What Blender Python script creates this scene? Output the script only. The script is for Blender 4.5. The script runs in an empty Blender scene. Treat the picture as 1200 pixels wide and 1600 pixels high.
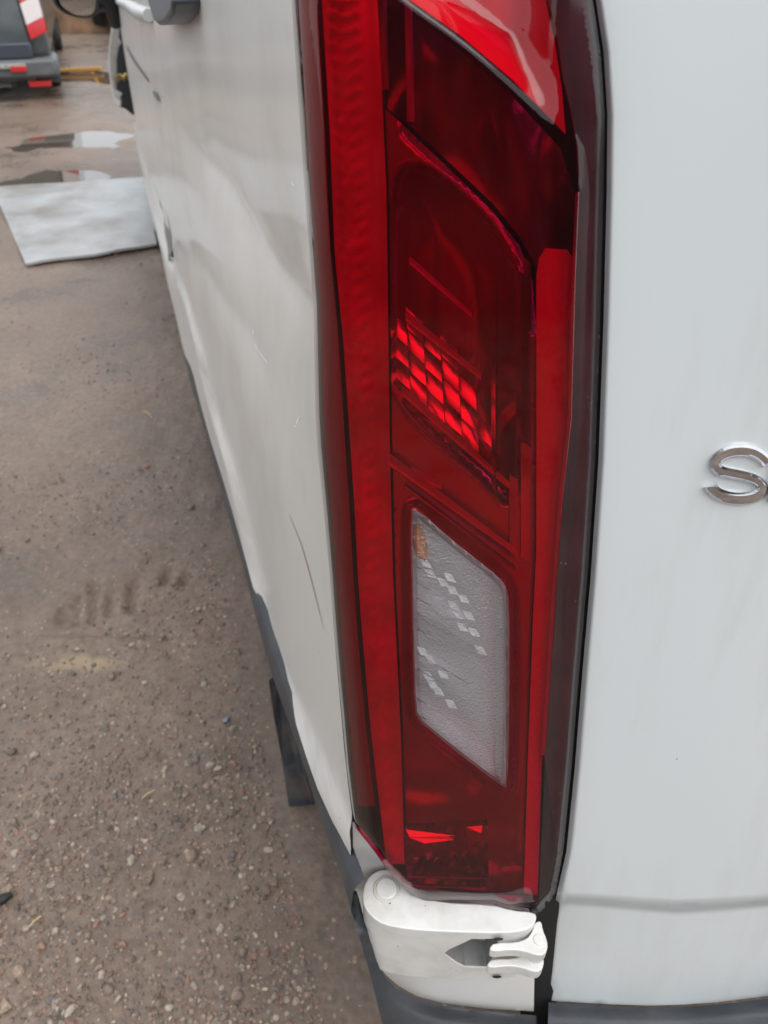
import bpy, math, random
import numpy as np
from mathutils import Vector, noise
from mathutils.geometry import delaunay_2d_cdt

random.seed(7)
SC = bpy.context.scene
COL = SC.collection

# ------------------------------------------------------------------ camera
PITCH = math.radians(38.0)
CAM_H = 1.5
cam = bpy.data.cameras.new('camera')
cam.sensor_fit = 'VERTICAL'
cam.sensor_height = 36.0
cam.lens = 27.0
cam.clip_start = 0.02
cam.clip_end = 600
cam.dof.use_dof = True
cam.dof.focus_distance = 0.56
cam.dof.aperture_fstop = 11.0
co = bpy.data.objects.new('camera', cam)
co.location = (0, 0, CAM_H)
co.rotation_euler = (math.pi / 2 - PITCH, 0, 0)
COL.objects.link(co)
SC.camera = co

# ------------------------------------------------------------------ sky, sun, exposure
SUN_EL, SUN_AZ = math.radians(60), math.radians(138)     # azimuth measured from +Y clockwise
w = bpy.data.worlds.new('World'); SC.world = w; w.use_nodes = True
nt = w.node_tree
bg = nt.nodes['Background']
sky = nt.nodes.new('ShaderNodeTexSky')
sky.sky_type = 'NISHITA'; sky.sun_disc = False
sky.sun_elevation = SUN_EL; sky.sun_rotation = SUN_AZ
sky.air_density = 1.2; sky.dust_density = 2.0; sky.ozone_density = 1.0
hs = nt.nodes.new('ShaderNodeHueSaturation')
hs.inputs['Saturation'].default_value = 0.55
nt.links.new(sky.outputs[0], hs.inputs['Color'])
cl = nt.nodes.new('ShaderNodeMix'); cl.data_type = 'RGBA'      # an even cloud layer over the clear sky
cl.inputs[0].default_value = 0.65
nt.links.new(hs.outputs[0], cl.inputs[6])
cl.inputs[7].default_value = (6.9, 7.15, 7.3, 1)
nt.links.new(cl.outputs[2], bg.inputs['Color'])
bg.inputs['Strength'].default_value = 0.15
sl = bpy.data.lights.new('sun', 'SUN')
sl.energy = 0.7; sl.angle = math.radians(40); sl.color = (1.0, 0.97, 0.93)
so = bpy.data.objects.new('sun', sl)
sd = Vector((math.sin(SUN_AZ) * math.cos(SUN_EL), math.cos(SUN_AZ) * math.cos(SUN_EL), math.sin(SUN_EL)))
so.rotation_euler = (-sd).to_track_quat('-Z', 'Y').to_euler()
so.location = (0, 0, 10)
COL.objects.link(so)
SC.view_settings.view_transform = 'Standard'
SC.view_settings.look = 'None'
SC.view_settings.exposure = 0.72
SC.view_settings.gamma = 1.0
SC.view_settings.use_curve_mapping = False
SC.cycles.max_bounces = 10
SC.cycles.transparent_max_bounces = 24
SC.cycles.use_denoising = True
SC.cycles.sample_clamp_indirect = 6.0

# ------------------------------------------------------------------ surveying helpers
# The photograph was measured in its own 1200 x 1600 grid; every measured outline is laid on the
# real surface it belongs to (rear face, side of the van, ground), which has its place in metres.
CP, SP = math.cos(PITCH), math.sin(PITCH)
F = 1200.0


def ray(px, py):
    u = (px - 600) / F; v = (800 - py) / F
    return (u, CP + v * SP, -SP + v * CP)


RK = 0.148                    # rake of the van's rear face


def on_rear(px, py, off=0.0):
    """point on the raked rear face (or on a sheet `off` metres further into the van)"""
    d = ray(px, py)
    t = (0.40 + off - RK * 1.19 + RK * CAM_H) / (d[1] - RK * d[2])
    return (d[0] * t, d[1] * t, CAM_H + d[2] * t)


def on_z(px, py, z):
    d = ray(px, py); t = (z - CAM_H) / d[2]
    return (d[0] * t, d[1] * t, z)


def on_Y(px, py, Y):
    d = ray(px, py); t = Y / d[1]
    return (d[0] * t, Y, CAM_H + d[2] * t)


# side of the van: plane X + .31 Y - .05 z = .05
SA, SB, SCC = 0.31, 0.05, 0.05
ES = Vector((-SA, 1, 0)).normalized()
EN = Vector((-1, -SA, 0)).normalized()


def on_side(px, py, d_out=0.0):
    d = ray(px, py)
    t = (SCC - d_out * 1.047 + SB * CAM_H) / (d[0] + SA * d[1] - SB * d[2])
    return (d[0] * t, d[1] * t, CAM_H + d[2] * t)


def side_pt(s, z, d=0.0):
    x = SCC - SA * 0.4 + SB * z
    return (x + s * ES.x + d * EN.x, 0.4 + s * ES.y + d * EN.y, z)


def side_sz(px, py):
    p = on_side(px, py)
    return ((p[1] - 0.4) / ES.y, p[2])


def lerp_tab(tab, v):
    """piecewise-linear table [(v, out)...] sorted by v"""
    if v <= tab[0][0]:
        a, b = tab[0], tab[1]
    elif v >= tab[-1][0]:
        a, b = tab[-2], tab[-1]
    else:
        for a, b in zip(tab, tab[1:]):
            if a[0] <= v <= b[0]:
                break
    t = (v - a[0]) / (b[0] - a[0])
    return a[1] + (b[1] - a[1]) * t


def sstep(a, b, v):
    t = min(1, max(0, (v - a) / (b - a)))
    return t * t * (3 - 2 * t)


# ------------------------------------------------------------------ object helpers
def link(o, parent=None):
    COL.objects.link(o)
    if parent is not None:
        o.parent = parent
    return o


def empty(name, parent=None, **kw):
    o = bpy.data.objects.new(name, None)
    o.empty_display_size = 0.1
    link(o, parent)
    for k, v in kw.items():
        o[k] = v
    return o


def mesh_obj(name, verts, faces, mat, parent=None, smooth=True, autosharp=None, **kw):
    me = bpy.data.meshes.new(name)
    me.from_pydata([tuple(v) for v in verts], [], [tuple(f) for f in faces])
    me.validate()
    if smooth:
        me.shade_smooth()
    if autosharp is not None:
        me.set_sharp_from_angle(angle=math.radians(autosharp))
    for m in (mat if isinstance(mat, (list, tuple)) else [mat]):
        me.materials.append(m)
    o = bpy.data.objects.new(name, me)
    link(o, parent)
    for k, v in kw.items():
        o[k] = v
    return o


def bevel(o, wdt, seg=2, ang=30):
    b = o.modifiers.new('bevel', 'BEVEL'); b.width = wdt; b.segments = seg
    b.limit_method = 'ANGLE'; b.angle_limit = math.radians(ang); b.harden_normals = False
    return o


def inside(poly, x, y):
    c = False; n = len(poly); j = n - 1
    for i in range(n):
        xi, yi = poly[i]; xj, yj = poly[j]
        if (yi > y) != (yj > y) and x < (xj - xi) * (y - yi) / (yj - yi) + xi:
            c = not c
        j = i
    return c


def seg_dist(poly, x, y, closed=False):
    best = 1e9
    n = len(poly)
    for i in range(n if closed else n - 1):
        x0, y0 = poly[i]; x1, y1 = poly[(i + 1) % n]
        dx, dy = x1 - x0, y1 - y0
        t = max(0, min(1, ((x - x0) * dx + (y - y0) * dy) / (dx * dx + dy * dy + 1e-12)))
        d = math.hypot(x - x0 - t * dx, y - y0 - t * dy)
        best = min(best, d)
    return best


def smooth_poly(poly, it=2, closed=True):
    for _ in range(it):
        out = []
        n = len(poly)
        rng = range(n) if closed else range(n - 1)
        if not closed:
            out.append(poly[0])
        for i in rng:
            a, b = poly[i], poly[(i + 1) % n]
            out.append((a[0] * .75 + b[0] * .25, a[1] * .75 + b[1] * .25))
            out.append((a[0] * .25 + b[0] * .75, a[1] * .25 + b[1] * .75))
        if not closed:
            out.append(poly[-1])
        poly = out
    return poly


def dens(poly, step, closed=True):
    out = []; n = len(poly)
    for i in range(n if closed else n - 1):
        a, b = poly[i], poly[(i + 1) % n]
        k = max(1, int(math.hypot(b[0] - a[0], b[1] - a[1]) / step))
        for j in range(k):
            t = j / k
            out.append((a[0] + (b[0] - a[0]) * t, a[1] + (b[1] - a[1]) * t))
    if not closed:
        out.append(poly[-1])
    return out


def cdt(outline, holes, step, extra=()):
    """triangulate a 2-D outline with holes on a grid of points; extra: open polylines kept as edges"""
    pts = []; edges = []
    for lp in [outline] + list(holes):
        lp = dens(lp, step)
        k = len(pts); n = len(lp)
        pts += lp
        edges += [(k + i, k + (i + 1) % n) for i in range(n)]
    for lp in extra:
        lp = dens(lp, step, False)
        k = len(pts); n = len(lp)
        pts += lp
        edges += [(k + i, k + i + 1) for i in range(n - 1)]
    xs = [p[0] for p in outline]; ys = [p[1] for p in outline]
    bx = [outline] + list(holes)
    gp = []
    y = min(ys) + step * .5; r = 0
    while y < max(ys):
        x = min(xs) + (step * .5 if r % 2 else 0)
        while x < max(xs):
            gp.append((x, y)); x += step
        y += step * .87; r += 1
    A = np.array(gp)
    keep = np.ones(len(A), bool)
    segs = []
    for lp in bx:
        segs += [(*lp[i], *lp[(i + 1) % len(lp)]) for i in range(len(lp))]
    for lp in extra:
        segs += [(*lp[i], *lp[i + 1]) for i in range(len(lp) - 1)]
    for x0, y0, x1, y1 in segs:
        dx, dy = x1 - x0, y1 - y0
        t = np.clip(((A[:, 0] - x0) * dx + (A[:, 1] - y0) * dy) / (dx * dx + dy * dy + 1e-12), 0, 1)
        keep &= np.hypot(A[:, 0] - x0 - t * dx, A[:, 1] - y0 - t * dy) > step * .45
    for x, y in A[keep]:
        if inside(outline, x, y) and not any(inside(h, x, y) for h in holes):
            pts.append((float(x), float(y)))
    res = delaunay_2d_cdt([Vector(p) for p in pts], edges, [], 0, 1e-5)
    V = [(v.x, v.y) for v in res[0]]
    T = []
    for f in res[2]:
        cx = sum(V[i][0] for i in f) / len(f); cy = sum(V[i][1] for i in f) / len(f)
        if inside(outline, cx, cy) and not any(inside(h, cx, cy) for h in holes):
            T.append(tuple(f))
    return V, T


def sheet(name, outline, holes, step, place, mat, parent, extra=(), thick=0, smooth=True, autosharp=None, **kw):
    """a surface piece: measured outline laid on a real surface by place(px, py)"""
    V, T = cdt(outline, holes, step, extra)
    P = [place(x, y) for x, y in V]
    # face towards the outside (camera side): check orientation of first big triangle
    a, b, c = (Vector(P[i]) for i in T[len(T) // 2][:3])
    n = (b - a).cross(c - a)
    if n.dot(Vector((0, 0, CAM_H)) - a) < 0:
        T = [t[::-1] for t in T]
    o = mesh_obj(name, P, T, mat, parent, smooth=smooth, autosharp=autosharp, **kw)
    if thick:
        m = o.modifiers.new('thickness', 'SOLIDIFY'); m.thickness = thick; m.offset = -1
    return o


def tube(name, pts, rad, mat, parent=None, seg=10, cap=True, **kw):
    V = []; Fc = []
    n = len(pts)
    for i, p in enumerate(pts):
        p = Vector(p)
        t = (Vector(pts[min(i + 1, n - 1)]) - Vector(pts[max(i - 1, 0)])).normalized()
        a = t.orthogonal().normalized() if i == 0 else (a - t * a.dot(t)).normalized()
        b = t.cross(a)
        r = rad[i] if isinstance(rad, (list, tuple)) else rad
        for k in range(seg):
            th = 2 * math.pi * k / seg
            V.append(p + a * (r * math.cos(th)) + b * (r * math.sin(th)))
    for i in range(n - 1):
        for k in range(seg):
            Fc.append((i * seg + k, i * seg + (k + 1) % seg, (i + 1) * seg + (k + 1) % seg, (i + 1) * seg + k))
    if cap:
        Fc.append(tuple(range(seg))[::-1]); Fc.append(tuple((n - 1) * seg + k for k in range(seg)))
    return mesh_obj(name, V, Fc, mat, parent, autosharp=50, **kw)


def prism(name, top, zt, zb, mat, parent, bev=0.003, skip=(), **kw):
    """solid with plan outline `top` [(x, y)] between heights zb and zt"""
    n = len(top)
    area = sum(top[i][0] * top[(i + 1) % n][1] - top[(i + 1) % n][0] * top[i][1] for i in range(n))
    if area < 0:
        top = top[::-1]
    V = [(x, y, zt) for x, y in top] + [(x, y, zb) for x, y in top]
    Fc = [tuple(range(n)), tuple(range(2 * n - 1, n - 1, -1))]
    for i in range(n):
        j = (i + 1) % n
        Fc.append((i, n + i, n + j, j))
    o = mesh_obj(name, V, Fc, mat, parent, autosharp=35, **kw)
    if bev:
        bevel(o, bev, 3, 40)
    return o


def box(name, c, size, mat, parent=None, rz=0, bev=0.0, rot=None, **kw):
    sx, sy, sz = (q / 2 for q in size)
    V = [(-sx, -sy, -sz), (sx, -sy, -sz), (sx, sy, -sz), (-sx, sy, -sz), (-sx, -sy, sz), (sx, -sy, sz), (sx, sy, sz), (-sx, sy, sz)]
    Fc = [(3, 2, 1, 0), (4, 5, 6, 7), (0, 1, 5, 4), (1, 2, 6, 5), (2, 3, 7, 6), (3, 0, 4, 7)]
    o = mesh_obj(name, V, Fc, mat, parent, smooth=bool(bev), autosharp=35 if bev else None, **kw)
    o.location = c; o.rotation_euler = rot if rot else (0, 0, rz)
    if bev:
        bevel(o, bev, 2)
    return o


# ------------------------------------------------------------------ materials
def mat(name, base=(.5, .5, .5), rough=.5, metal=0.0, coat=0.0, spec=.5, noise_amt=0.0, noise_scale=8.0, bump=0.0,
        bump_scale=60.0, dirt=None, dirt_amt=0.0, dirt_scale=3.0, coat_rough=.05, specks=0.0, dirt_stretch=1.0, dirt_lo=.45, dirt_hi=.8):
    m = bpy.data.materials.new(name); m.use_nodes = True
    t = m.node_tree; b = t.nodes['Principled BSDF']
    b.inputs['Base Color'].default_value = (*base, 1)
    b.inputs['Roughness'].default_value = rough
    b.inputs['Metallic'].default_value = metal
    b.inputs['Coat Weight'].default_value = coat
    b.inputs['Coat Roughness'].default_value = coat_rough
    b.inputs['Specular IOR Level'].default_value = spec
    tc = t.nodes.new('ShaderNodeTexCoord')
    col = None
    if noise_amt:
        nz = t.nodes.new('ShaderNodeTexNoise'); nz.inputs['Scale'].default_value = noise_scale
        nz.inputs['Detail'].default_value = 6
        t.links.new(tc.outputs['Object'], nz.inputs['Vector'])
        mr = t.nodes.new('ShaderNodeMapRange'); mr.inputs[1].default_value = .3; mr.inputs[2].default_value = .7
        mr.inputs[3].default_value = 1 - noise_amt; mr.inputs[4].default_value = 1 + noise_amt
        t.links.new(nz.outputs['Fac'], mr.inputs[0])
        vm = t.nodes.new('ShaderNodeVectorMath'); vm.operation = 'SCALE'
        vm.inputs[0].default_value = base
        t.links.new(mr.outputs[0], vm.inputs['Scale'])
        col = vm.outputs[0]
        t.links.new(col, b.inputs['Base Color'])
    if dirt:
        nz = t.nodes.new('ShaderNodeTexNoise'); nz.inputs['Scale'].default_value = dirt_scale
        nz.inputs['Detail'].default_value = 8; nz.inputs['Roughness'].default_value = .65
        mpd = t.nodes.new('ShaderNodeMapping'); mpd.inputs['Scale'].default_value = (1, 1, dirt_stretch)
        t.links.new(tc.outputs['Object'], mpd.inputs[0]); t.links.new(mpd.outputs[0], nz.inputs['Vector'])
        mr = t.nodes.new('ShaderNodeMapRange'); mr.inputs[1].default_value = dirt_lo; mr.inputs[2].default_value = dirt_hi
        mr.inputs[3].default_value = 0; mr.inputs[4].default_value = dirt_amt
        t.links.new(nz.outputs['Fac'], mr.inputs[0])
        mx = t.nodes.new('ShaderNodeMix'); mx.data_type = 'RGBA'
        t.links.new(mr.outputs[0], mx.inputs[0])
        if col is not None:
            t.links.new(col, mx.inputs[6])
        else:
            mx.inputs[6].default_value = (*base, 1)
        mx.inputs[7].default_value = (*dirt, 1)
        t.links.new(mx.outputs[2], b.inputs['Base Color'])
    if specks:
        vo = t.nodes.new('ShaderNodeTexVoronoi'); vo.inputs['Scale'].default_value = 90
        t.links.new(tc.outputs['Object'], vo.inputs['Vector'])
        sc_ = t.nodes.new('ShaderNodeSeparateColor'); t.links.new(vo.outputs['Color'], sc_.inputs[0])
        m1 = t.nodes.new('ShaderNodeMath'); m1.operation = 'MULTIPLY'; m1.inputs[1].default_value = .10
        t.links.new(sc_.outputs[1], m1.inputs[0])
        m2 = t.nodes.new('ShaderNodeMath'); m2.operation = 'LESS_THAN'
        t.links.new(vo.outputs['Distance'], m2.inputs[0]); t.links.new(m1.outputs[0], m2.inputs[1])
        m3 = t.nodes.new('ShaderNodeMath'); m3.operation = 'LESS_THAN'; m3.inputs[1].default_value = specks
        t.links.new(sc_.outputs[0], m3.inputs[0])
        m4 = t.nodes.new('ShaderNodeMath'); m4.operation = 'MULTIPLY'
        t.links.new(m2.outputs[0], m4.inputs[0]); t.links.new(m3.outputs[0], m4.inputs[1])
        mx2 = t.nodes.new('ShaderNodeMix'); mx2.data_type = 'RGBA'
        t.links.new(m4.outputs[0], mx2.inputs[0])
        prev = b.inputs['Base Color'].links[0].from_socket if b.inputs['Base Color'].links else None
        if prev is not None:
            t.links.new(prev, mx2.inputs[6])
        else:
            mx2.inputs[6].default_value = (*base, 1)
        mx2.inputs[7].default_value = (.16, .12, .09, 1)
        t.links.new(mx2.outputs[2], b.inputs['Base Color'])
    if bump:
        nz = t.nodes.new('ShaderNodeTexNoise'); nz.inputs['Scale'].default_value = bump_scale
        nz.inputs['Detail'].default_value = 4
        t.links.new(tc.outputs['Object'], nz.inputs['Vector'])
        bp = t.nodes.new('ShaderNodeBump'); bp.inputs['Strength'].default_value = 1.0
        bp.inputs['Distance'].default_value = bump
        t.links.new(nz.outputs['Fac'], bp.inputs['Height'])
        t.links.new(bp.outputs[0], b.inputs['Normal'])
    return m


def lens_mat(name, tint, rough=.02, specks=0.0, bump=0.0, bump_scale=900, haze=0.0, haze_col=(.6, .6, .6), scratches=False):
    """clear moulded plastic: tinted see-through with a Fresnel gloss, optional dust specks and haze"""
    m = bpy.data.materials.new(name); m.use_nodes = True
    t = m.node_tree; t.nodes.remove(t.nodes['Principled BSDF'])
    out = t.nodes['Material Output']
    tr = t.nodes.new('ShaderNodeBsdfTransparent'); tr.inputs[0].default_value = (*tint, 1)
    gl = t.nodes.new('ShaderNodeBsdfGlossy'); gl.inputs['Roughness'].default_value = rough
    fr = t.nodes.new('ShaderNodeFresnel'); fr.inputs['IOR'].default_value = 1.52
    mx = t.nodes.new('ShaderNodeMixShader')
    t.links.new(fr.outputs[0], mx.inputs[0]); t.links.new(tr.outputs[0], mx.inputs[1]); t.links.new(gl.outputs[0], mx.inputs[2])
    last = mx.outputs[0]
    tc = t.nodes.new('ShaderNodeTexCoord')
    if bump:
        nz = t.nodes.new('ShaderNodeTexNoise'); nz.inputs['Scale'].default_value = bump_scale
        t.links.new(tc.outputs['Object'], nz.inputs['Vector'])
        bp = t.nodes.new('ShaderNodeBump'); bp.inputs['Distance'].default_value = bump
        t.links.new(nz.outputs['Fac'], bp.inputs['Height'])
        t.links.new(bp.outputs[0], gl.inputs['Normal']); t.links.new(bp.outputs[0], fr.inputs['Normal'])
    if specks or haze:
        df = t.nodes.new('ShaderNodeBsdfDiffuse'); df.inputs[0].default_value = (*haze_col, 1)
        fac = None
        if specks:
            vo = t.nodes.new('ShaderNodeTexVoronoi'); vo.inputs['Scale'].default_value = 260
            t.links.new(tc.outputs['Object'], vo.inputs['Vector'])
            lt = t.nodes.new('ShaderNodeMath'); lt.operation = 'LESS_THAN'; lt.inputs[1].default_value = .16
            t.links.new(vo.outputs['Distance'], lt.inputs[0])
            sx = t.nodes.new('ShaderNodeSeparateColor'); t.links.new(vo.outputs['Color'], sx.inputs[0])
            lt2 = t.nodes.new('ShaderNodeMath'); lt2.operation = 'LESS_THAN'; lt2.inputs[1].default_value = specks
            t.links.new(sx.outputs[0], lt2.inputs[0])
            mu = t.nodes.new('ShaderNodeMath'); mu.operation = 'MULTIPLY'
            t.links.new(lt.outputs[0], mu.inputs[0]); t.links.new(lt2.outputs[0], mu.inputs[1])
            m5 = t.nodes.new('ShaderNodeMath'); m5.operation = 'MULTIPLY'; m5.inputs[1].default_value = .4
            t.links.new(mu.outputs[0], m5.inputs[0])
            fac = m5.outputs[0]
        ad = t.nodes.new('ShaderNodeMath'); ad.operation = 'ADD'; ad.inputs[1].default_value = 0
        if fac is not None:
            t.links.new(fac, ad.inputs[0])
        else:
            ad.inputs[0].default_value = 0
        nz = t.nodes.new('ShaderNodeTexNoise'); nz.inputs['Scale'].default_value = 30; nz.inputs['Detail'].default_value = 6
        t.links.new(tc.outputs['Object'], nz.inputs['Vector'])
        mh = t.nodes.new('ShaderNodeMath'); mh.operation = 'MULTIPLY'; mh.inputs[1].default_value = haze * 2
        t.links.new(nz.outputs['Fac'], mh.inputs[0]); t.links.new(mh.outputs[0], ad.inputs[1])
        m2 = t.nodes.new('ShaderNodeMixShader')
        t.links.new(ad.outputs[0], m2.inputs[0]); t.links.new(last, m2.inputs[1]); t.links.new(df.outputs[0], m2.inputs[2])
        last = m2.outputs[0]
    t.links.new(last, out.inputs['Surface'])
    return m


M_PAINT = mat('white_van_paint', (.67, .65, .615), .34, coat=.5, coat_rough=.16, dirt=(.40, .36, .30), dirt_amt=.45, dirt_scale=5, specks=.12)
M_DOORP = mat('sky_tinted_door_white', (.615, .65, .655), .30, coat=.7, coat_rough=.08, dirt=(.46, .45, .41), dirt_amt=.5, dirt_scale=14, dirt_stretch=.12, dirt_lo=.48, dirt_hi=.85, specks=.015)  # bluish light of the sky tinted into the white paint
M_HINGE = mat('white_hinge_paint', (.70, .69, .66), .36, coat=.35, dirt=(.34, .29, .22), dirt_amt=.55, dirt_scale=22, bump=.0004, bump_scale=60, specks=.5)
M_BUMPER = mat('dark_grained_bumper_plastic', (.035, .04, .048), .5, noise_amt=.25, noise_scale=20, bump=.0005, bump_scale=900,
               dirt=(.16, .15, .14), dirt_amt=.3, dirt_scale=9)
M_BLACK = mat('black_rubber', (.012, .012, .013), .6)
M_GAP = mat('dark_underbody', (.02, .02, .02), .8)
M_RUBBER = mat('mudflap_rubber', (.045, .058, .075), .5, dirt=(.16, .125, .10), dirt_amt=.8, dirt_scale=16, dirt_lo=.4, dirt_hi=.65, bump=.001, bump_scale=90)
M_CHROME = mat('chrome', (.75, .75, .76), .12, metal=1.0)
M_REFL = mat('reflector_metal', (.9, .9, .9), .25, metal=1.0)
M_BEZEL = mat('grey_bezel_plastic', (.55, .55, .55), .16, metal=.65)
M_DARKB = mat('dark_chamber_plastic', (.05, .05, .05), .35)
M_BAND = mat('reflex_band_plastic', (.78, .78, .78), .6, noise_amt=.06, noise_scale=400)
M_GUIDE = mat('light_guide_plastic', (.62, .56, .56), .35, noise_amt=.25, noise_scale=25)
M_RED = lens_mat('red_lens_plastic', (.94, .004, .10), .03)
M_GLINT = mat('satin_glint_metal', (.8, .8, .81), .4, metal=.8)
M_BRIGHT = mat('bright_satin_reflector', (.92, .92, .92), .35, metal=.25)
M_SMOKE = lens_mat('smoky_clear_lens_edge', (.52, .36, .40), .06, specks=.025, haze=.02, haze_col=(.42, .27, .29))
M_TYRE = mat('tyre_rubber', (.02, .02, .02), .75, dirt=(.1, .085, .07), dirt_amt=.5, dirt_scale=8)
M_STEEL = mat('steel_wheel', (.3, .3, .31), .45, metal=.8)

# ------------------------------------------------------------------ ground
PUD = []   # (x, y, half length, half width, angle)


def put_pud(px0, py0, px1, py1, hw):
    a = on_z(px0, py0, 0); b = on_z(px1, py1, 0)
    PUD.append(((a[0] + b[0]) / 2, (a[1] + b[1]) / 2, math.hypot(b[0] - a[0], b[1] - a[1]) / 2, hw, math.atan2(b[1] - a[1], b[0] - a[0])))


put_pud(30, 222, 205, 210, .30)
put_pud(5, 287, 175, 272, .26)
put_pud(105, 122, 178, 112, .75)


RIDGE = on_z(200, 982, 0)


def ground_z(x, y):
    r = math.hypot(x, y)
    z = noise.fractal(Vector((x * .7, y * .7, 3.1)), 1.0, 2.0, 4) * .022
    z += noise.noise(Vector((x * 5, y * 5, 1.0))) * .007
    if r > 2.5:
        z += sstep(2.5, 5, r) * .016 * noise.fractal(Vector((x * 1.6 + 5, y * 3.4, 8.0)), .9, 2.1, 4)
    if r < 9:
        z += noise.noise(Vector((x * 17, y * 17, 7.0))) * .0035
        z += noise.noise(Vector((x * 45, y * 45, 2.0))) * .0022
    for (cx, cy, hl, hw, a) in PUD:
        dx, dy = x - cx, y - cy
        u = dx * math.cos(a) + dy * math.sin(a); v = -dx * math.sin(a) + dy * math.cos(a)
        e = (u / hl) ** 2 + (v / hw) ** 2
        if e < 5:
            e *= 1 + .75 * noise.noise(Vector((x * 2.2, y * 4.5, 3))) + .35 * noise.noise(Vector((x * 7, y * 12, 3)))
            k = math.exp(-(e * .8) ** 2)
            z = z * (1 - .5 * k) - min(.034, hw * .5) * k
    # ridge of squeezed-up mud in front of the tread marks
    if -1.4 < x < 0 and .7 < y < 1.4:
        z += .016 * math.exp(-((y - RIDGE[1] - .12 * (x - RIDGE[0])) / .045) ** 2) * sstep(-1.1, -.7, x) * (1 - sstep(-.3, -.15, x))
    # tread marks pressed by a tyre
    for k, (px, py0, py1) in enumerate(((100, 948, 965), (121, 930, 965), (147, 908, 962), (171, 925, 950), (207, 905, 945), (262, 888, 900), (290, 893, 905))):
        a = on_z(px, py0, 0); b = on_z(px - 4, py1, 0)
        if abs(x - a[0]) < .1 and abs(y - (a[1] + b[1]) / 2) < .2:
            dx, dy = b[0] - a[0], b[1] - a[1]
            t = max(0, min(1, ((x - a[0]) * dx + (y - a[1]) * dy) / (dx * dx + dy * dy)))
            d = math.hypot(x - a[0] - t * dx, y - a[1] - t * dy)
            z -= .020 * math.exp(-(d / .013) ** 2)
    return z


def axis(lo, hi, fine_lo, fine_hi, d0, grow=1.09):
    xs = list(np.arange(fine_lo, fine_hi, d0))
    d = d0; x = xs[-1]
    while x < hi:
        d *= grow; x += d; xs.append(min(x, hi))
    d = d0; x = xs[0]
    while x > lo:
        d *= grow; x -= d; xs.insert(0, max(x, lo))
    return xs


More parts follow.
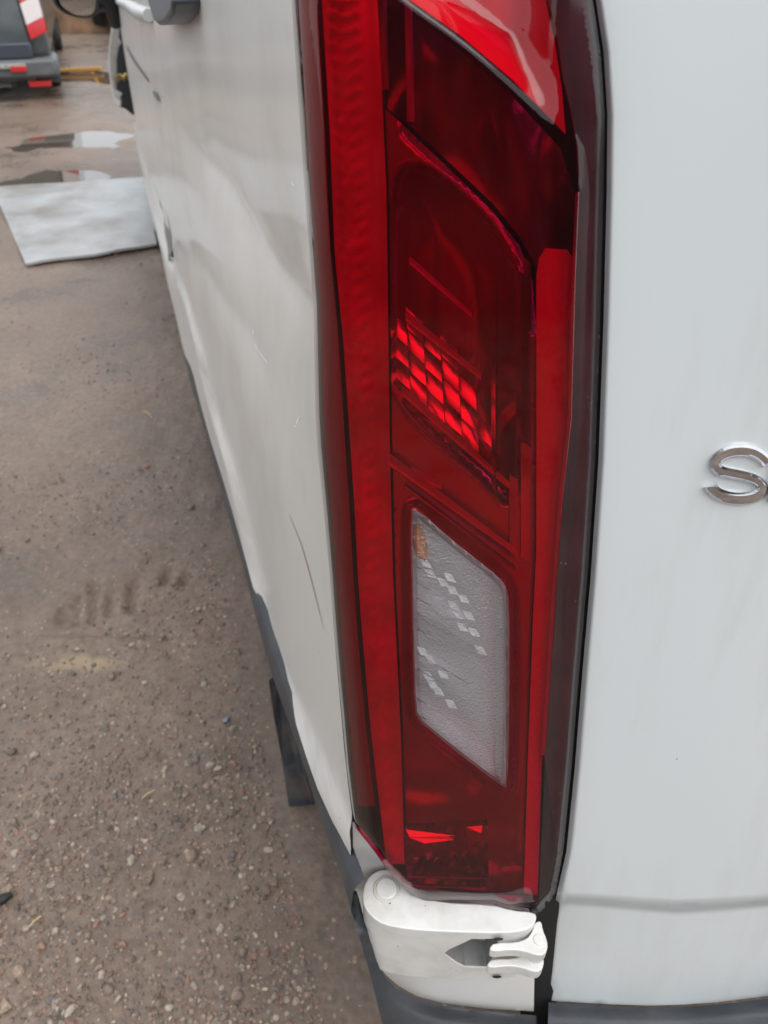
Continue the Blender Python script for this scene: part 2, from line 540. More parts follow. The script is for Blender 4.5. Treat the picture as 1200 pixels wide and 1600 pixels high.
def m_ground():
    m = bpy.data.materials.new('wet_brown_dirt'); m.use_nodes = True
    t = m.node_tree; b = t.nodes['Principled BSDF']
    geo = t.nodes.new('ShaderNodeNewGeometry')

    def nz(scale, det=6, rough=.6, w=0):
        n = t.nodes.new('ShaderNodeTexNoise'); n.inputs['Scale'].default_value = scale
        n.inputs['Detail'].default_value = det; n.inputs['Roughness'].default_value = rough
        if w:
            mp = t.nodes.new('ShaderNodeMapping'); mp.inputs['Location'].default_value = (w, w * 1.7, 0)
            t.links.new(geo.outputs['Position'], mp.inputs[0]); t.links.new(mp.outputs[0], n.inputs['Vector'])
        else:
            t.links.new(geo.outputs['Position'], n.inputs['Vector'])
        return n.outputs['Fac']

    def ramp(fac, stops):
        r = t.nodes.new('ShaderNodeValToRGB')
        while len(r.color_ramp.elements) < len(stops):
            r.color_ramp.elements.new(.5)
        for e, (p, c) in zip(r.color_ramp.elements, stops):
            e.position = p; e.color = (*c, 1)
        t.links.new(fac, r.inputs[0])
        return r.outputs[0]

    def mix(fac, a, c, blend='MIX'):
        x = t.nodes.new('ShaderNodeMix'); x.data_type = 'RGBA'; x.blend_type = blend
        if isinstance(fac, float):
            x.inputs[0].default_value = fac
        else:
            t.links.new(fac, x.inputs[0])
        t.links.new(a, x.inputs[6])
        if isinstance(c, tuple):
            x.inputs[7].default_value = (*c, 1)
        else:
            t.links.new(c, x.inputs[7])
        return x.outputs[2]
    big = ramp(nz(.9, 5), [(.3, (.125, .088, .065)), (.5, (.190, .135, .101)), (.7, (.235, .174, .133))])
    fine = ramp(nz(55, 8, .7), [(.3, (.62, .62, .62)), (.5, (.97, .97, .97)), (.75, (1.35, 1.3, 1.25))])
    c = mix(1.0, big, fine, 'MULTIPLY')
    # small embedded grit
    vo = t.nodes.new('ShaderNodeTexVoronoi'); vo.inputs['Scale'].default_value = 95
    t.links.new(geo.outputs['Position'], vo.inputs['Vector'])
    sc = t.nodes.new('ShaderNodeSeparateColor'); t.links.new(vo.outputs['Color'], sc.inputs[0])
    gt = t.nodes.new('ShaderNodeMath'); gt.operation = 'GREATER_THAN'; gt.inputs[1].default_value = .93
    t.links.new(sc.outputs[0], gt.inputs[0])
    lt = t.nodes.new('ShaderNodeMath'); lt.operation = 'LESS_THAN'; lt.inputs[1].default_value = .36
    t.links.new(vo.outputs['Distance'], lt.inputs[0])
    mu = t.nodes.new('ShaderNodeMath'); mu.operation = 'MULTIPLY'
    t.links.new(gt.outputs[0], mu.inputs[0]); t.links.new(lt.outputs[0], mu.inputs[1])
    grit = ramp(sc.outputs[1], [(.2, (.30, .19, .13)), (.6, (.36, .27, .19)), (.9, (.22, .2, .19))])
    c = mix(mu.outputs[0], c, grit)
    # damp patches, darker and glossier
    wet = t.nodes.new('ShaderNodeMapRange'); wet.inputs[1].default_value = .50; wet.inputs[2].default_value = .62; wet.inputs[3].default_value = 0; wet.inputs[4].default_value = .6
    t.links.new(nz(1.5, 7, .68, 3), wet.inputs[0])
    c = mix(wet.outputs[0], c, (.090, .063, .048))
    # sandy yellowish smear
    sx = t.nodes.new('ShaderNodeSeparateXYZ'); t.links.new(geo.outputs['Position'], sx.inputs[0])
    q = on_z(118, 1030, 0)
    vm = t.nodes.new('ShaderNodeVectorMath'); vm.operation = 'SUBTRACT'; vm.inputs[1].default_value = (q[0], q[1], 0)
    t.links.new(geo.outputs['Position'], vm.inputs[0])
    mp = t.nodes.new('ShaderNodeMapping'); mp.inputs['Rotation'].default_value = (0, 0, -.3); mp.inputs['Scale'].default_value = (6, 22, 0)
    t.links.new(vm.outputs[0], mp.inputs[0])
    ln = t.nodes.new('ShaderNodeVectorMath'); ln.operation = 'LENGTH'; t.links.new(mp.outputs[0], ln.inputs[0])
    ns = nz(14, 5, .7, 5)
    ad = t.nodes.new('ShaderNodeMath'); ad.operation = 'MULTIPLY_ADD'; ad.inputs[1].default_value = 2.4; ad.inputs[2].default_value = -.9
    t.links.new(ns, ad.inputs[0])
    a2 = t.nodes.new('ShaderNodeMath'); a2.operation = 'ADD'; t.links.new(ln.outputs['Value'], a2.inputs[0]); t.links.new(ad.outputs[0], a2.inputs[1])
    mr = t.nodes.new('ShaderNodeMapRange'); mr.inputs[1].default_value = 1.1; mr.inputs[2].default_value = .5; mr.inputs[3].default_value = 0; mr.inputs[4].default_value = .75
    t.links.new(a2.outputs[0], mr.inputs[0])
    c = mix(mr.outputs[0], c, (.36, .27, .16))
    t.links.new(c, b.inputs['Base Color'])
    rr = t.nodes.new('ShaderNodeMapRange'); rr.inputs[1].default_value = 0; rr.inputs[2].default_value = .6
    rr.inputs[3].default_value = .42; rr.inputs[4].default_value = .16
    t.links.new(wet.outputs[0], rr.inputs[0])
    t.links.new(rr.outputs[0], b.inputs['Roughness'])
    bp = t.nodes.new('ShaderNodeBump'); bp.inputs['Distance'].default_value = .0065; bp.inputs['Strength'].default_value = .8
    t.links.new(nz(38, 10, .72), bp.inputs['Height'])
    t.links.new(bp.outputs[0], b.inputs['Normal'])
    return m


gx = [v for v in axis(-160, 160, -4.4, -1.0, .03) if v < -1.0] + list(np.arange(-1.0, -.12, .012)) + [v for v in axis(-160, 160, -.12, .6, .03) if v > -.125]
gy = [v for v in axis(-120, 220, .3, .8, .022, 1.1) if v < .8] + list(np.arange(.8, 1.5, .012)) + [v for v in axis(-120, 220, 1.5, 2.6, .023, 1.016) if v > 1.495]
GV = [(x, y, ground_z(x, y)) for y in gy for x in gx]
nx = len(gx)
GF = [(j * nx + i, j * nx + i + 1, (j + 1) * nx + i + 1, (j + 1) * nx + i) for j in range(len(gy) - 1) for i in range(nx - 1)]
M_GROUND = m_ground()
ground = mesh_obj('ground', GV, GF, M_GROUND, kind='structure', label='wet brown dirt yard strewn with gravel')

M_WATER = bpy.data.materials.new('muddy_water'); M_WATER.use_nodes = True
_b = M_WATER.node_tree.nodes['Principled BSDF']
_b.inputs['Base Color'].default_value = (.07, .05, .035, 1); _b.inputs['Roughness'].default_value = .03; _b.inputs['IOR'].default_value = 1.6
for k, (cx, cy, hl, hw, a) in enumerate(PUD):
    n = 28; V = []
    for i in range(n):
        th = 2 * math.pi * i / n
        u, v = 1.45 * hl * math.cos(th), 1.45 * hw * math.sin(th)
        V.append((cx + u * math.cos(a) - v * math.sin(a), cy + u * math.sin(a) + v * math.cos(a), -min(.034, hw * .5) * .42))
    mesh_obj('puddle', V, [tuple(range(n))], M_WATER, kind='structure')


# ------------------------------------------------------------------ gravel
def m_stone():
    m = bpy.data.materials.new('gravel_stone'); m.use_nodes = True
    t = m.node_tree; b = t.nodes['Principled BSDF']
    at = t.nodes.new('ShaderNodeAttribute'); at.attribute_name = 'tone'
    geo = t.nodes.new('ShaderNodeNewGeometry')
    n = t.nodes.new('ShaderNodeTexNoise'); n.inputs['Scale'].default_value = 120; n.inputs['Detail'].default_value = 5
    t.links.new(geo.outputs['Position'], n.inputs['Vector'])
    mr = t.nodes.new('ShaderNodeMapRange'); mr.inputs[1].default_value = .3; mr.inputs[2].default_value = .7; mr.inputs[3].default_value = .6; mr.inputs[4].default_value = 1.2
    t.links.new(n.outputs['Fac'], mr.inputs[0])
    vm = t.nodes.new('ShaderNodeVectorMath'); vm.operation = 'SCALE'
    t.links.new(at.outputs['Color'], vm.inputs[0]); t.links.new(mr.outputs[0], vm.inputs['Scale'])
    t.links.new(vm.outputs[0], b.inputs['Base Color'])
    b.inputs['Roughness'].default_value = .5
    return m


M_STONE = m_stone()
TONES = [(.19, .135, .10), (.24, .165, .12), (.30, .215, .155), (.26, .145, .105), (.16, .13, .11), (.36, .30, .24), (.19, .15, .12), (.15, .115, .09)]
ICO_V = []
ph = (1 + 5 ** .5) / 2
for a, b in ((1, ph), (-1, ph), (1, -ph), (-1, -ph)):
    ICO_V += [(0, a, b), (a, b, 0), (b, 0, a)]
ICO_V = [Vector(v).normalized() for v in ICO_V]
ICO_F = []
for i in range(12):
    for j in range(i + 1, 12):
        for k in range(j + 1, 12):
            if all((ICO_V[p] - ICO_V[q]).length < 1.1 for p, q in ((i, j), (j, k), (i, k))):
                n = (ICO_V[j] - ICO_V[i]).cross(ICO_V[k] - ICO_V[i])
                ICO_F.append((i, j, k) if n.dot(ICO_V[i]) > 0 else (i, k, j))


def stone_geo(r):
    sx, sy, sz = r * random.uniform(.7, 1.3), r * random.uniform(.6, 1.0), r * random.uniform(.35, .7)
    a = random.uniform(0, 6.28); ti = random.uniform(-.3, .3)
    out = []
    for v in ICO_V:
        k = random.uniform(.78, 1.15)
        x, y, z = v.x * sx * k, v.y * sy * k, v.z * sz * k
        z += ti * x
        out.append((x * math.cos(a) - y * math.sin(a), x * math.sin(a) + y * math.cos(a), z))
    return out


def under_van(x, y):
    s = x + SA * y - SCC
    return s > -.0 and y > .3


def tone_attr(me, cols):
    at = me.attributes.new('tone', 'FLOAT_COLOR', 'POINT')
    at.data.foreach_set('color', np.array(cols, dtype=np.float32).ravel())


V, Fc, C = [], [], []
cnt = 0
while cnt < 7000:
    py = 330 + 1330 * random.random() ** .75
    px = random.uniform(-60, 640)
    p = on_z(px, py, 0)
    if under_van(p[0], p[1]):
        continue
    dn = noise.noise(Vector((p[0] * 2.2, p[1] * 2.2, 4))) + .35 * sstep(1000, 1250, py) + .25 * sstep(100, 400, px)
    if random.random() > .25 + 1.1 * dn:
        continue
    r = min(.016, .0028 * math.exp(random.gauss(0, .5)) + .0008)
    z = ground_z(p[0], p[1])
    if py < 420 and z < -.01:
        continue
    k = len(V); tn = random.choice(TONES); f = random.uniform(.7, 1.15)
    for v in stone_geo(r):
        V.append((p[0] + v[0], p[1] + v[1], z + v[2] + r * .1)); C.append((tn[0] * f, tn[1] * f, tn[2] * f, 1))
    Fc += [(a + k, b + k, c + k) for a, b, c in ICO_F]
    cnt += 1
g = mesh_obj('gravel', V, Fc, M_STONE, smooth=False, kind='stuff', label='small pale and brown gravel bedded in the wet dirt', category='gravel')
tone_attr(g.data, C)

# the larger stones one can pick out, each its own piece of the ground
BIG = [(600, 0)] and [(205, 1342, .016), (300, 1337, .022), (255, 1345, .013), (385, 1390, .013), (470, 1320, .012), (30, 1518, .018), (75, 1345, .012),
       (170, 1545, .018), (12, 1388, .013), (330, 1525, .012), (65, 1475, .013), (200, 1222, .012), (365, 1190, .012), (340, 1200, .011), (225, 1062, .011),
       (120, 1010, .010), (268, 1232, .011), (150, 1440, .012), (380, 1490, .014), (265, 1575, .014), (525, 1440, .017), (505, 1395, .015), (545, 1500, .016),
       (110, 1580, .015), (240, 1478, .012), (330, 1592, .014), (420, 1330, .012), (300, 1265, .010), (82, 1282, .013), (100, 1420, .010), (345, 1452, .011),
       (230, 728, .016), (205, 1003, .013), (195, 985, .010), (20, 1280, .012), (430, 1560, .014), (40, 1450, .012), (282, 1400, .012), (450, 1480, .011)]
for (px, py, r) in BIG:
    p = on_z(px, py, 0)
    if under_van(p[0], p[1]):
        continue
    vs = stone_geo(r * .85)
    o = mesh_obj('stone', vs, ICO_F, M_STONE, ground, smooth=False)
    tn = random.choice([TONES[1], TONES[2], TONES[5], TONES[3], TONES[0]])
    tone_attr(o.data, [(*tn, 1)] * 12)
    o.location = (p[0], p[1], ground_z(p[0], p[1]) + r * .12)
    bevel(o, r * .12, 1)

# ------------------------------------------------------------------ THE WHITE VAN
van = empty('panel_van', label='dented white panel van whose rear corner fills the picture', category='van')
van.location = (0, 0, 0)

# --- measured outlines of the lamp
L_TAB = [(-300, 436), (0, 455), (100, 462), (200, 469), (300, 476), (400, 484), (480, 490), (550, 491), (650, 493), (700, 496), (800, 506), (900, 515), (1000, 523), (1100, 532), (1200, 541), (1290, 553)]
XB_TAB = [(-300, 480), (0, 500), (200, 512), (400, 520), (527, 533), (780, 550), (900, 556), (980, 562), (1140, 576), (1340, 600), (1420, 610)]


def Lx(y): return lerp_tab(L_TAB, y)
def XBx(y): return lerp_tab(XB_TAB, y)


RED_R = [(842, 1411), (852, 1180), (855, 1140), (866, 980), (871, 900), (880, 780), (894, 655), (900, 440), (906, 300), (903, 230), (892, 170), (880, 120), (872, 60), (858, 0), (840, -90), (800, -260)]
RED_BOT = [(553, 1290), (585, 1330), (608, 1361), (633, 1381), (653, 1390), (767, 1395), (795, 1408)]
RED_L = [(Lx(y), y) for y in range(-260, 1290, 30)]
RED = RED_L + RED_BOT + RED_R
OUT_R = [(868, 1397), (880, 1330), (893, 1200), (905, 1050), (918, 900), (930, 720), (938, 500), (943, 300), (945, 180), (938, 80), (926, 0), (905, -110), (850, -275)]
OUT_BOT = [(553, 1290), (585, 1331), (606, 1361), (626, 1384), (642, 1399), (668, 1409), (770, 1413), (792, 1423), (845, 1425)]
EDGE = list(reversed(OUT_R)) + list(reversed(OUT_BOT))           # outer rim, top right round to bottom left
BORDER = OUT_BOT + OUT_R + [(800, -260)] + list(reversed(RED_R))[1:] + list(reversed(RED_BOT))[:-1]
KRIDGE = smooth_poly([(440, -200), (540, -75), (630, 0), (720, 62), (800, 132), (860, 192), (888, 245), (900, 305), (902, 400), (898, 520)], 2, False)
OFFL = [(y, None) for y in range(-300, 1300, 50)]


def off_left(y):
    p = on_side(Lx(y), y)
    return p[1] - RK * (p[2] - 1.19) - .40


OFFL = [(y, off_left(y)) for y in range(-300, 1301, 50)]
REV = [(641, 797), (651, 794), (700, 838), (750, 878), (778, 900), (790, 915), (796, 938), (796, 1100), (793, 1232), (784, 1228), (720, 1180), (668, 1138), (655, 1126), (648, 1110), (645, 1000)]


def lens_off(x, y):
    o = 0.0
    xb = XBx(y)
    if x < xb:
        l = Lx(min(y, 1290)); t = (xb - x) / max(5, xb - l)
        ol = lerp_tab(OFFL, min(y, 1290))
        t = min(t, 1.2)
        oa = min(.024, ol)
        o += oa * t * t + (ol - oa) * t ** 18
    o += .004 * ((x - 720) / 180) ** 2
    # raised face falls away to the sunk border on the right and to the top
    k = sstep(-8, 20, x - lerp_tab([(p[1], p[0]) for p in reversed(RED_R)], y))
    o += .006 * k * sstep(120, 330, y)
    # sloping shoulder above the ridge
    if y < 560:
        d = seg_dist(KRIDGE, x, y)
        # above / right of ridge?
        if inside([(440, -200)] + KRIDGE + [(1100, 520), (1100, -400), (440, -400)], x, y):
            f = (1 - sstep(110, 250, y)) * (1 - sstep(800, 888, x))
            o += f * (.020 * (1 - (1 - min(1, d / 70)) ** 1.6) + .004 * sstep(66, 160, d))
    # outer rim rolls back
    de = seg_dist(EDGE, x, y)
    o += .010 * (1 - sstep(0, 12, de))
    # dull relief of the side of the lens
    return o


lamp = empty('tail_lamp', van, label='tall red tail lamp with a clear reversing light')


def P_lens(extra=0.0):
    return lambda x, y: on_rear(x, y, lens_off(x, y) + extra)


REVs = smooth_poly(REV, 1)


def ridge_line(d):
    out = []
    for i, (x, y) in enumerate(KRIDGE):
        a = KRIDGE[max(0, i - 1)]; b = KRIDGE[min(len(KRIDGE) - 1, i + 1)]
        t = Vector((b[0] - a[0], b[1] - a[1])).normalized()
        q = (x + t.y * d, y - t.x * d)
        if inside(RED, *q) and seg_dist(RED, q[0], q[1], True) > 4 and q[0] > Lx(q[1]) + 30:
            out.append(q)
    return out


sheet('red_lens', RED, [REVs], 7, P_lens(), M_RED, lamp, extra=[ridge_line(d) for d in (-6, 0, 5, 11, 18, 28, 40, 55, 70)] + [[(Lx(y) + d, y) for y in range(-240, 1281, 20)] for d in (1, 2, 3, 4.5, 6.5, 10, 15, 22)], autosharp=62)


def inset_line(poly, d):
    out = []
    for i, (x, y) in enumerate(poly):
        a = poly[max(0, i - 1)]; b = poly[min(len(poly) - 1, i + 1)]
        t = Vector((b[0] - a[0], b[1] - a[1])).normalized()
        out.append((x - t.y * d, y + t.x * d))
    return [q for q in out if inside(BORDER, *q) and seg_dist(BORDER, q[0], q[1], True) > 1.5]


EDGEd = dens(EDGE, 12, False)
sheet('lens_border', BORDER, [], 5, P_lens(), M_SMOKE, lamp, extra=[[q for q in inset_line(EDGEd, d) if q[0] > 860 and -200 < q[1] < 1330] for d in (4, 8, 12)])

M_PLUM = mat('plum_border_plastic', (.20, .075, .095), .4, noise_amt=.2, noise_scale=40)
BACK = [(x - 2, y) for x, y in RED_R[1:14]] + [(x - 9, y) for x, y in reversed(OUT_R[1:-1])]
sheet('border_backing', BACK, [], 12, P_lens(.006), M_PLUM, lamp)

# --- inside the lamp
G1_TAB = [(-300, 585), (0, 592), (300, 606), (700, 611), (900, 616), (1140, 628), (1345, 634), (1400, 636)]


def G1(y): return lerp_tab(G1_TAB, y)


def house_off(x, y):
    return max(.085, lens_off(x, y) + .014)


HOUSE = [(Lx(y) + 3, y) for y in range(-250, 1290, 40)] + [(557, 1288), (590, 1330), (636, 1378), (660, 1387), (790, 1403), (850, 1408)] + [(x + 22, y) for x, y in RED_R[1:9]] + [(x + 10, y) for x, y in RED_R[9:]]
sheet('housing', HOUSE, [], 22, lambda x, y: on_rear(x, y, house_off(x, y)), M_DARKB, lamp)


# ribbed light guide that runs down beside the corner
def guide_off(x, y):
    g0 = XBx(y) + 2; t = (x - g0) / (G1(y) - g0)
    rib = ((y + 46 * abs(t - .38)) / 24.0) % 1.0
    return .016 + .006 * abs(t - .5) + .006 * rib * sstep(.08, .2, t) * (1 - sstep(.5, .7, t)) - .004 * sstep(.75, .95, t)


GUIDE = [(XBx(y) + 3, y) for y in range(-150, 1351, 30)] + [(G1(y) - 2, y) for y in range(1350, -151, -30)]
sheet('light_guide', GUIDE, [], 7, lambda x, y: on_rear(x, y, guide_off(x, y)), M_GUIDE, lamp)
wall = [(G1(y), y) for y in range(-150, 1371, 30)]
V = [on_rear(x, y, .018) for x, y in wall] + [on_rear(x + 4, y, .085) for x, y in wall]
n = len(wall)
mesh_obj('divider_wall', V, [(i, i + 1, n + i + 1, n + i) for i in range(n - 1)], M_BEZEL, lamp)
wrapi = [(lambda y, t: (Lx(y) + (XBx(y) - Lx(y)) * t, y))(y, t) for y in range(-150, 1281, 30) for t in (.25, .9)]
n = len(wrapi) // 2
V = [on_rear(x, y, lens_off(x, y) + .012) for x, y in wrapi]
mesh_obj('side_reflector', V, [(2 * i, 2 * i + 1, 2 * i + 3, 2 * i + 2) for i in range(n - 1)], mat('side_reflector_plastic', (.2, .17, .16), .4), lamp)

# reflex band on the right
BAND = [(852, 388), (842, 404), (838, 430)] + [(838, y) for y in range(460, 900, 40)] + [(833, 960), (826, 1150), (818, 1395), (840, 1400)] + [(x - 5, y) for x, y in RED_R[1:8]] + [(895, 402), (886, 390)]
sheet('reflex_band', BAND, [], 20, lambda x, y: on_rear(x, y, .014 + .004 * ((x - 720) / 180) ** 2), M_BAND, lamp)

V = []
for x, y in RED_R[1:9]:
    V += [on_rear(x - 7, y, .012), on_rear(x - 1, y, .004)]
mesh_obj('band_lip', V, [(2 * i, 2 * i + 2, 2 * i + 3, 2 * i + 1) for i in range(len(V) // 2 - 1)], M_BRIGHT, lamp)
# brake chamber: parallelogram bowl
BRK = smooth_poly([(624, 292), (640, 262), (690, 285), (760, 345), (800, 415), (806, 520), (806, 640), (802, 790), (772, 750), (700, 690), (640, 632), (622, 590), (620, 440)], 2)
BEZ = [(G1(y) + 2, y) for y in range(170, 1391, 40)] + [(640, 1384), (760, 1392), (816, 1396), (824, 1150), (831, 960), (836, 880), (838, 520), (832, 440), (812, 385), (770, 330), (700, 262), (640, 205)]
LOW = [(632, 1286), (762, 1280), (764, 1388), (636, 1378)]
REVH = [(x + (720 - x) * .03, y + (1012 - y) * .03) for x, y in REVs]


def bez_off(x, y):
    d = seg_dist(BRK, x, y, True)
    o = .022 + .016 * (1 - sstep(2, 16, d))
    d2 = seg_dist(REVs, x, y, True)
    o -= .012 * (1 - sstep(4, 14, d2))
    if y < 520:
        o += .012 * sstep(0, 14, 14 - min(14, seg_dist([(640, 205), (700, 262), (770, 330), (812, 385), (832, 440), (838, 520)], x, y)))
    return o


sheet('bezel', BEZ, [BRK, REVH, LOW], 6, lambda x, y: on_rear(x, y, bez_off(x, y)), M_BEZEL, lamp)


def bowl(poly, depth, base, facet):
    def f(x, y):
        d = seg_dist(poly, x, y, True)
        t = min(1, d / 75.0)
        o = base + depth * (1 - (1 - t) ** 2)
        o += facet * (((x * .8 + y * .6) / 26.0) % 1.0) + facet * .7 * (((y * .9 - x * .5) / 34.0) % 1.0)
        return o
    return f


bf = bowl(BRK, .034, .044, 0)
sheet('brake_reflector', BRK, [], 9, lambda x, y: on_rear(x, y, bf(x, y)), M_BEZEL, lamp)
# mirror cells of the stop light, each a small pillow turned up to the sky
FAC = smooth_poly([(622, 496), (650, 484), (692, 530), (722, 562), (736, 628), (774, 690), (764, 716), (700, 668), (640, 622), (620, 580)], 1)
ca, cb = (27, 24), (2, 34)
for i in range(-2, 9):
    for j in range(-8, 10):
        x0 = 634 + i * ca[0] + j * cb[0]; y0 = 480 + i * ca[1] + j * cb[1] + 5 * math.sin(i * 2.1)
        if not inside(FAC, x0 + (ca[0] + cb[0]) / 2, y0 + (ca[1] + cb[1]) / 2):
            continue
        V = []
        tl_ = random.uniform(.65, 1.2); th_ = random.uniform(-.002, .002)
        for b_ in range(4):
            for a_ in range(4):
                u, v = a_ / 3, b_ / 3
                x = x0 + ca[0] * u * .96 + cb[0] * v * .96; y = y0 + ca[1] * u * .96 + cb[1] * v * .96
                V.append(on_rear(x, y, .042 - .00021 * tl_ * (y - y0) + th_ * u + .0008 * ((2 * u - 1) ** 2 + (2 * v - 1) ** 2)))
        mesh_obj('mirror_cell', V, [(b_ * 4 + a_, (b_ + 1) * 4 + a_, (b_ + 1) * 4 + a_ + 1, b_ * 4 + a_ + 1) for b_ in range(3) for a_ in range(3)], M_REFL, lamp)


def bar(name, a, b, w0, w1, off, rise, m, lip=4):
    """moulded bar from a to b: an upward sloping top face w0..w1 wide and a thin front lip"""
    V = [on_rear(a[0], a[1], off + rise), on_rear(b[0], b[1], off + rise), on_rear(a[0] - 1, a[1] + w0, off), on_rear(b[0], b[1] + w1, off),
         on_rear(a[0] - 1, a[1] + w0 + lip, off + .001), on_rear(b[0], b[1] + w1 + lip, off + .001),
         on_rear(a[0] - 1, a[1] + w0 + lip, off + rise), on_rear(b[0], b[1] + w1 + lip, off + rise)]
    o = mesh_obj(name, V, [(0, 2, 3, 1), (2, 4, 5, 3), (4, 6, 7, 5), (0, 6, 4, 2), (1, 3, 5, 7), (0, 1, 7, 6)], m, lamp, smooth=True, autosharp=30)
    bevel(o, .001, 2)
    return o


def strut(name, quad, off0, off1, thick, m):
    a, b, c, d = quad
    return bar(name, a, b, d[1] - a[1], c[1] - b[1], off0, off1 - off0, m, thick)


bar('slanted_bar', (640, 398), (738, 488), 11, 6, .022, .006, M_BRIGHT)
bar('slanted_bar', (634, 484), (752, 582), 14, 8, .022, .007, M_BRIGHT)
bar('slanted_bar', (628, 600), (796, 752), 14, 9, .014, .007, M_BRIGHT)
bar('slanted_bar', (606, 704), (806, 856), 18, 8, .009, .008, M_BRIGHT)
bar('slanted_bar', (632, 752), (806, 884), 7, 5, .008, .006, M_BEZEL)
bar('slanted_bar', (642, 724), (690, 752), 16, 10, .016, .008, M_BRIGHT)
# upright fluted strips at the right of the chambers
for x0, x1, y0, y1, m in ((768, 774, 430, 770, M_BEZEL), (806, 813, 420, 700, M_BEZEL), (796, 806, 740, 872, M_BRIGHT), (814, 828, 690, 880, M_BRIGHT), (818, 826, 400, 690, M_BEZEL)):
    V = [on_rear(x0, y0, .020), on_rear(x1, y0 + 8, .013), on_rear(x1, y1, .013), on_rear(x0, y1 - 10, .020), on_rear(x1 + 4, y0 + 8, .022), on_rear(x1 + 4, y1, .022)]
    mesh_obj('upright_flute', V, [(0, 3, 2, 1), (1, 2, 5, 4)], m, lamp, smooth=False)
# upper chamber
UP = [(G1(y) + 6, y) for y in range(-140, 171, 30)] + [(640, 196), (700, 252), (770, 318), (816, 376), (836, 440), (842, 390), (897, 390), (898, 300), (872, 220), (800, 146), (720, 78), (620, 6), (600, -10), (598, -140)]
UP = [(G1(y) + 6, y) for y in range(-10, 171, 30)] + [(640, 196), (700, 252), (770, 318), (816, 376), (838, 420), (848, 392), (895, 392), (897, 300), (876, 232), (800, 150), (720, 80), (628, 12)]
sheet('upper_reflector', UP, [], 14, lambda x, y: on_rear(x, y, .05 + .02 * noise.noise(Vector((x * .012, y * .006, 0)))), mat('dark_upper_reflector', (.20, .20, .20), .22, metal=.4), lamp)
SHO = [(600, -14), (640, 0), (720, 56), (800, 124), (870, 196), (884, 210), (878, 140), (866, 60), (850, -10), (832, -90), (800, -230), (600, -230)]
sheet('shoulder_reflector', SHO, [], 16, lambda x, y: on_rear(x, y, lens_off(x, y) + .006), mat('shoulder_reflector_plastic', (.7, .7, .7), .45), lamp)
# upright fins in the upper chamber
for x0, y0, y1 in ((592, 0, 140), (632, 0, 190)):
    V = [on_rear(x0, y0, .03), on_rear(x0 + 7, y0, .026), on_rear(x0 + 7 + 4, y1, .026), on_rear(x0 + 4, y1, .03), on_rear(x0 + 12, y0, .045), on_rear(x0 + 16, y1, .045)]
    mesh_obj('upright_fin', V, [(0, 3, 2, 1), (1, 2, 5, 4)], M_GUIDE, lamp, smooth=False)

# lower chamber
lf = bowl(LOW, .03, .03, .004)
sheet('lower_reflector', LOW, [], 9, lambda x, y: on_rear(x, y, lf(x, y)), M_BEZEL, lamp, smooth=False)
for q in ([(634, 1296), (668, 1298), (712, 1306), (640, 1308)], [(640, 1309), (690, 1300), (710, 1312), (664, 1318)], [(728, 1292), (754, 1290), (752, 1302), (732, 1330)]):
    V = [on_rear(*q[0], .018), on_rear(*q[1], .018), on_rear(*q[2], .0135), on_rear(*q[3], .0135)]
    mesh_obj('facet', V, [(0, 3, 2, 1)], M_REFL, lamp, smooth=False)
for y in (1366, 1380):
    strut('slanted_bar', [(640, y), (760, y + 3), (760, y + 6), (640, y + 3)], .020, .030, 3, M_BEZEL)


# reversing light: frame, pebbled clear lens, silver slats, amber bulb
def offset_poly(poly, d):
    n = len(poly); out = []
    for i in range(n):
        a, b, c = poly[i - 1], poly[i], poly[(i + 1) % n]
        t = Vector((c[0] - a[0], c[1] - a[1])).normalized()
        out.append((b[0] - t.y * d, b[1] + t.x * d))
    return out


def poly_area(p):
    return abs(sum(p[i - 1][0] * p[i][1] - p[i][0] * p[i - 1][1] for i in range(len(p))) / 2)


REVi = min((offset_poly(REVs, 9), offset_poly(REVs, -9)), key=poly_area)
rim_mat = lens_mat('clear_rim_plastic', (.86, .72, .74), .05, haze=.05, haze_col=(.6, .5, .5))
sheet('reversing_rim', REVs, [REVi], 6, lambda x, y: on_rear(x, y, lens_off(x, y) - .0035 * math.sin(math.pi * min(1, seg_dist(REVs, x, y, True) / 9))), rim_mat, lamp)


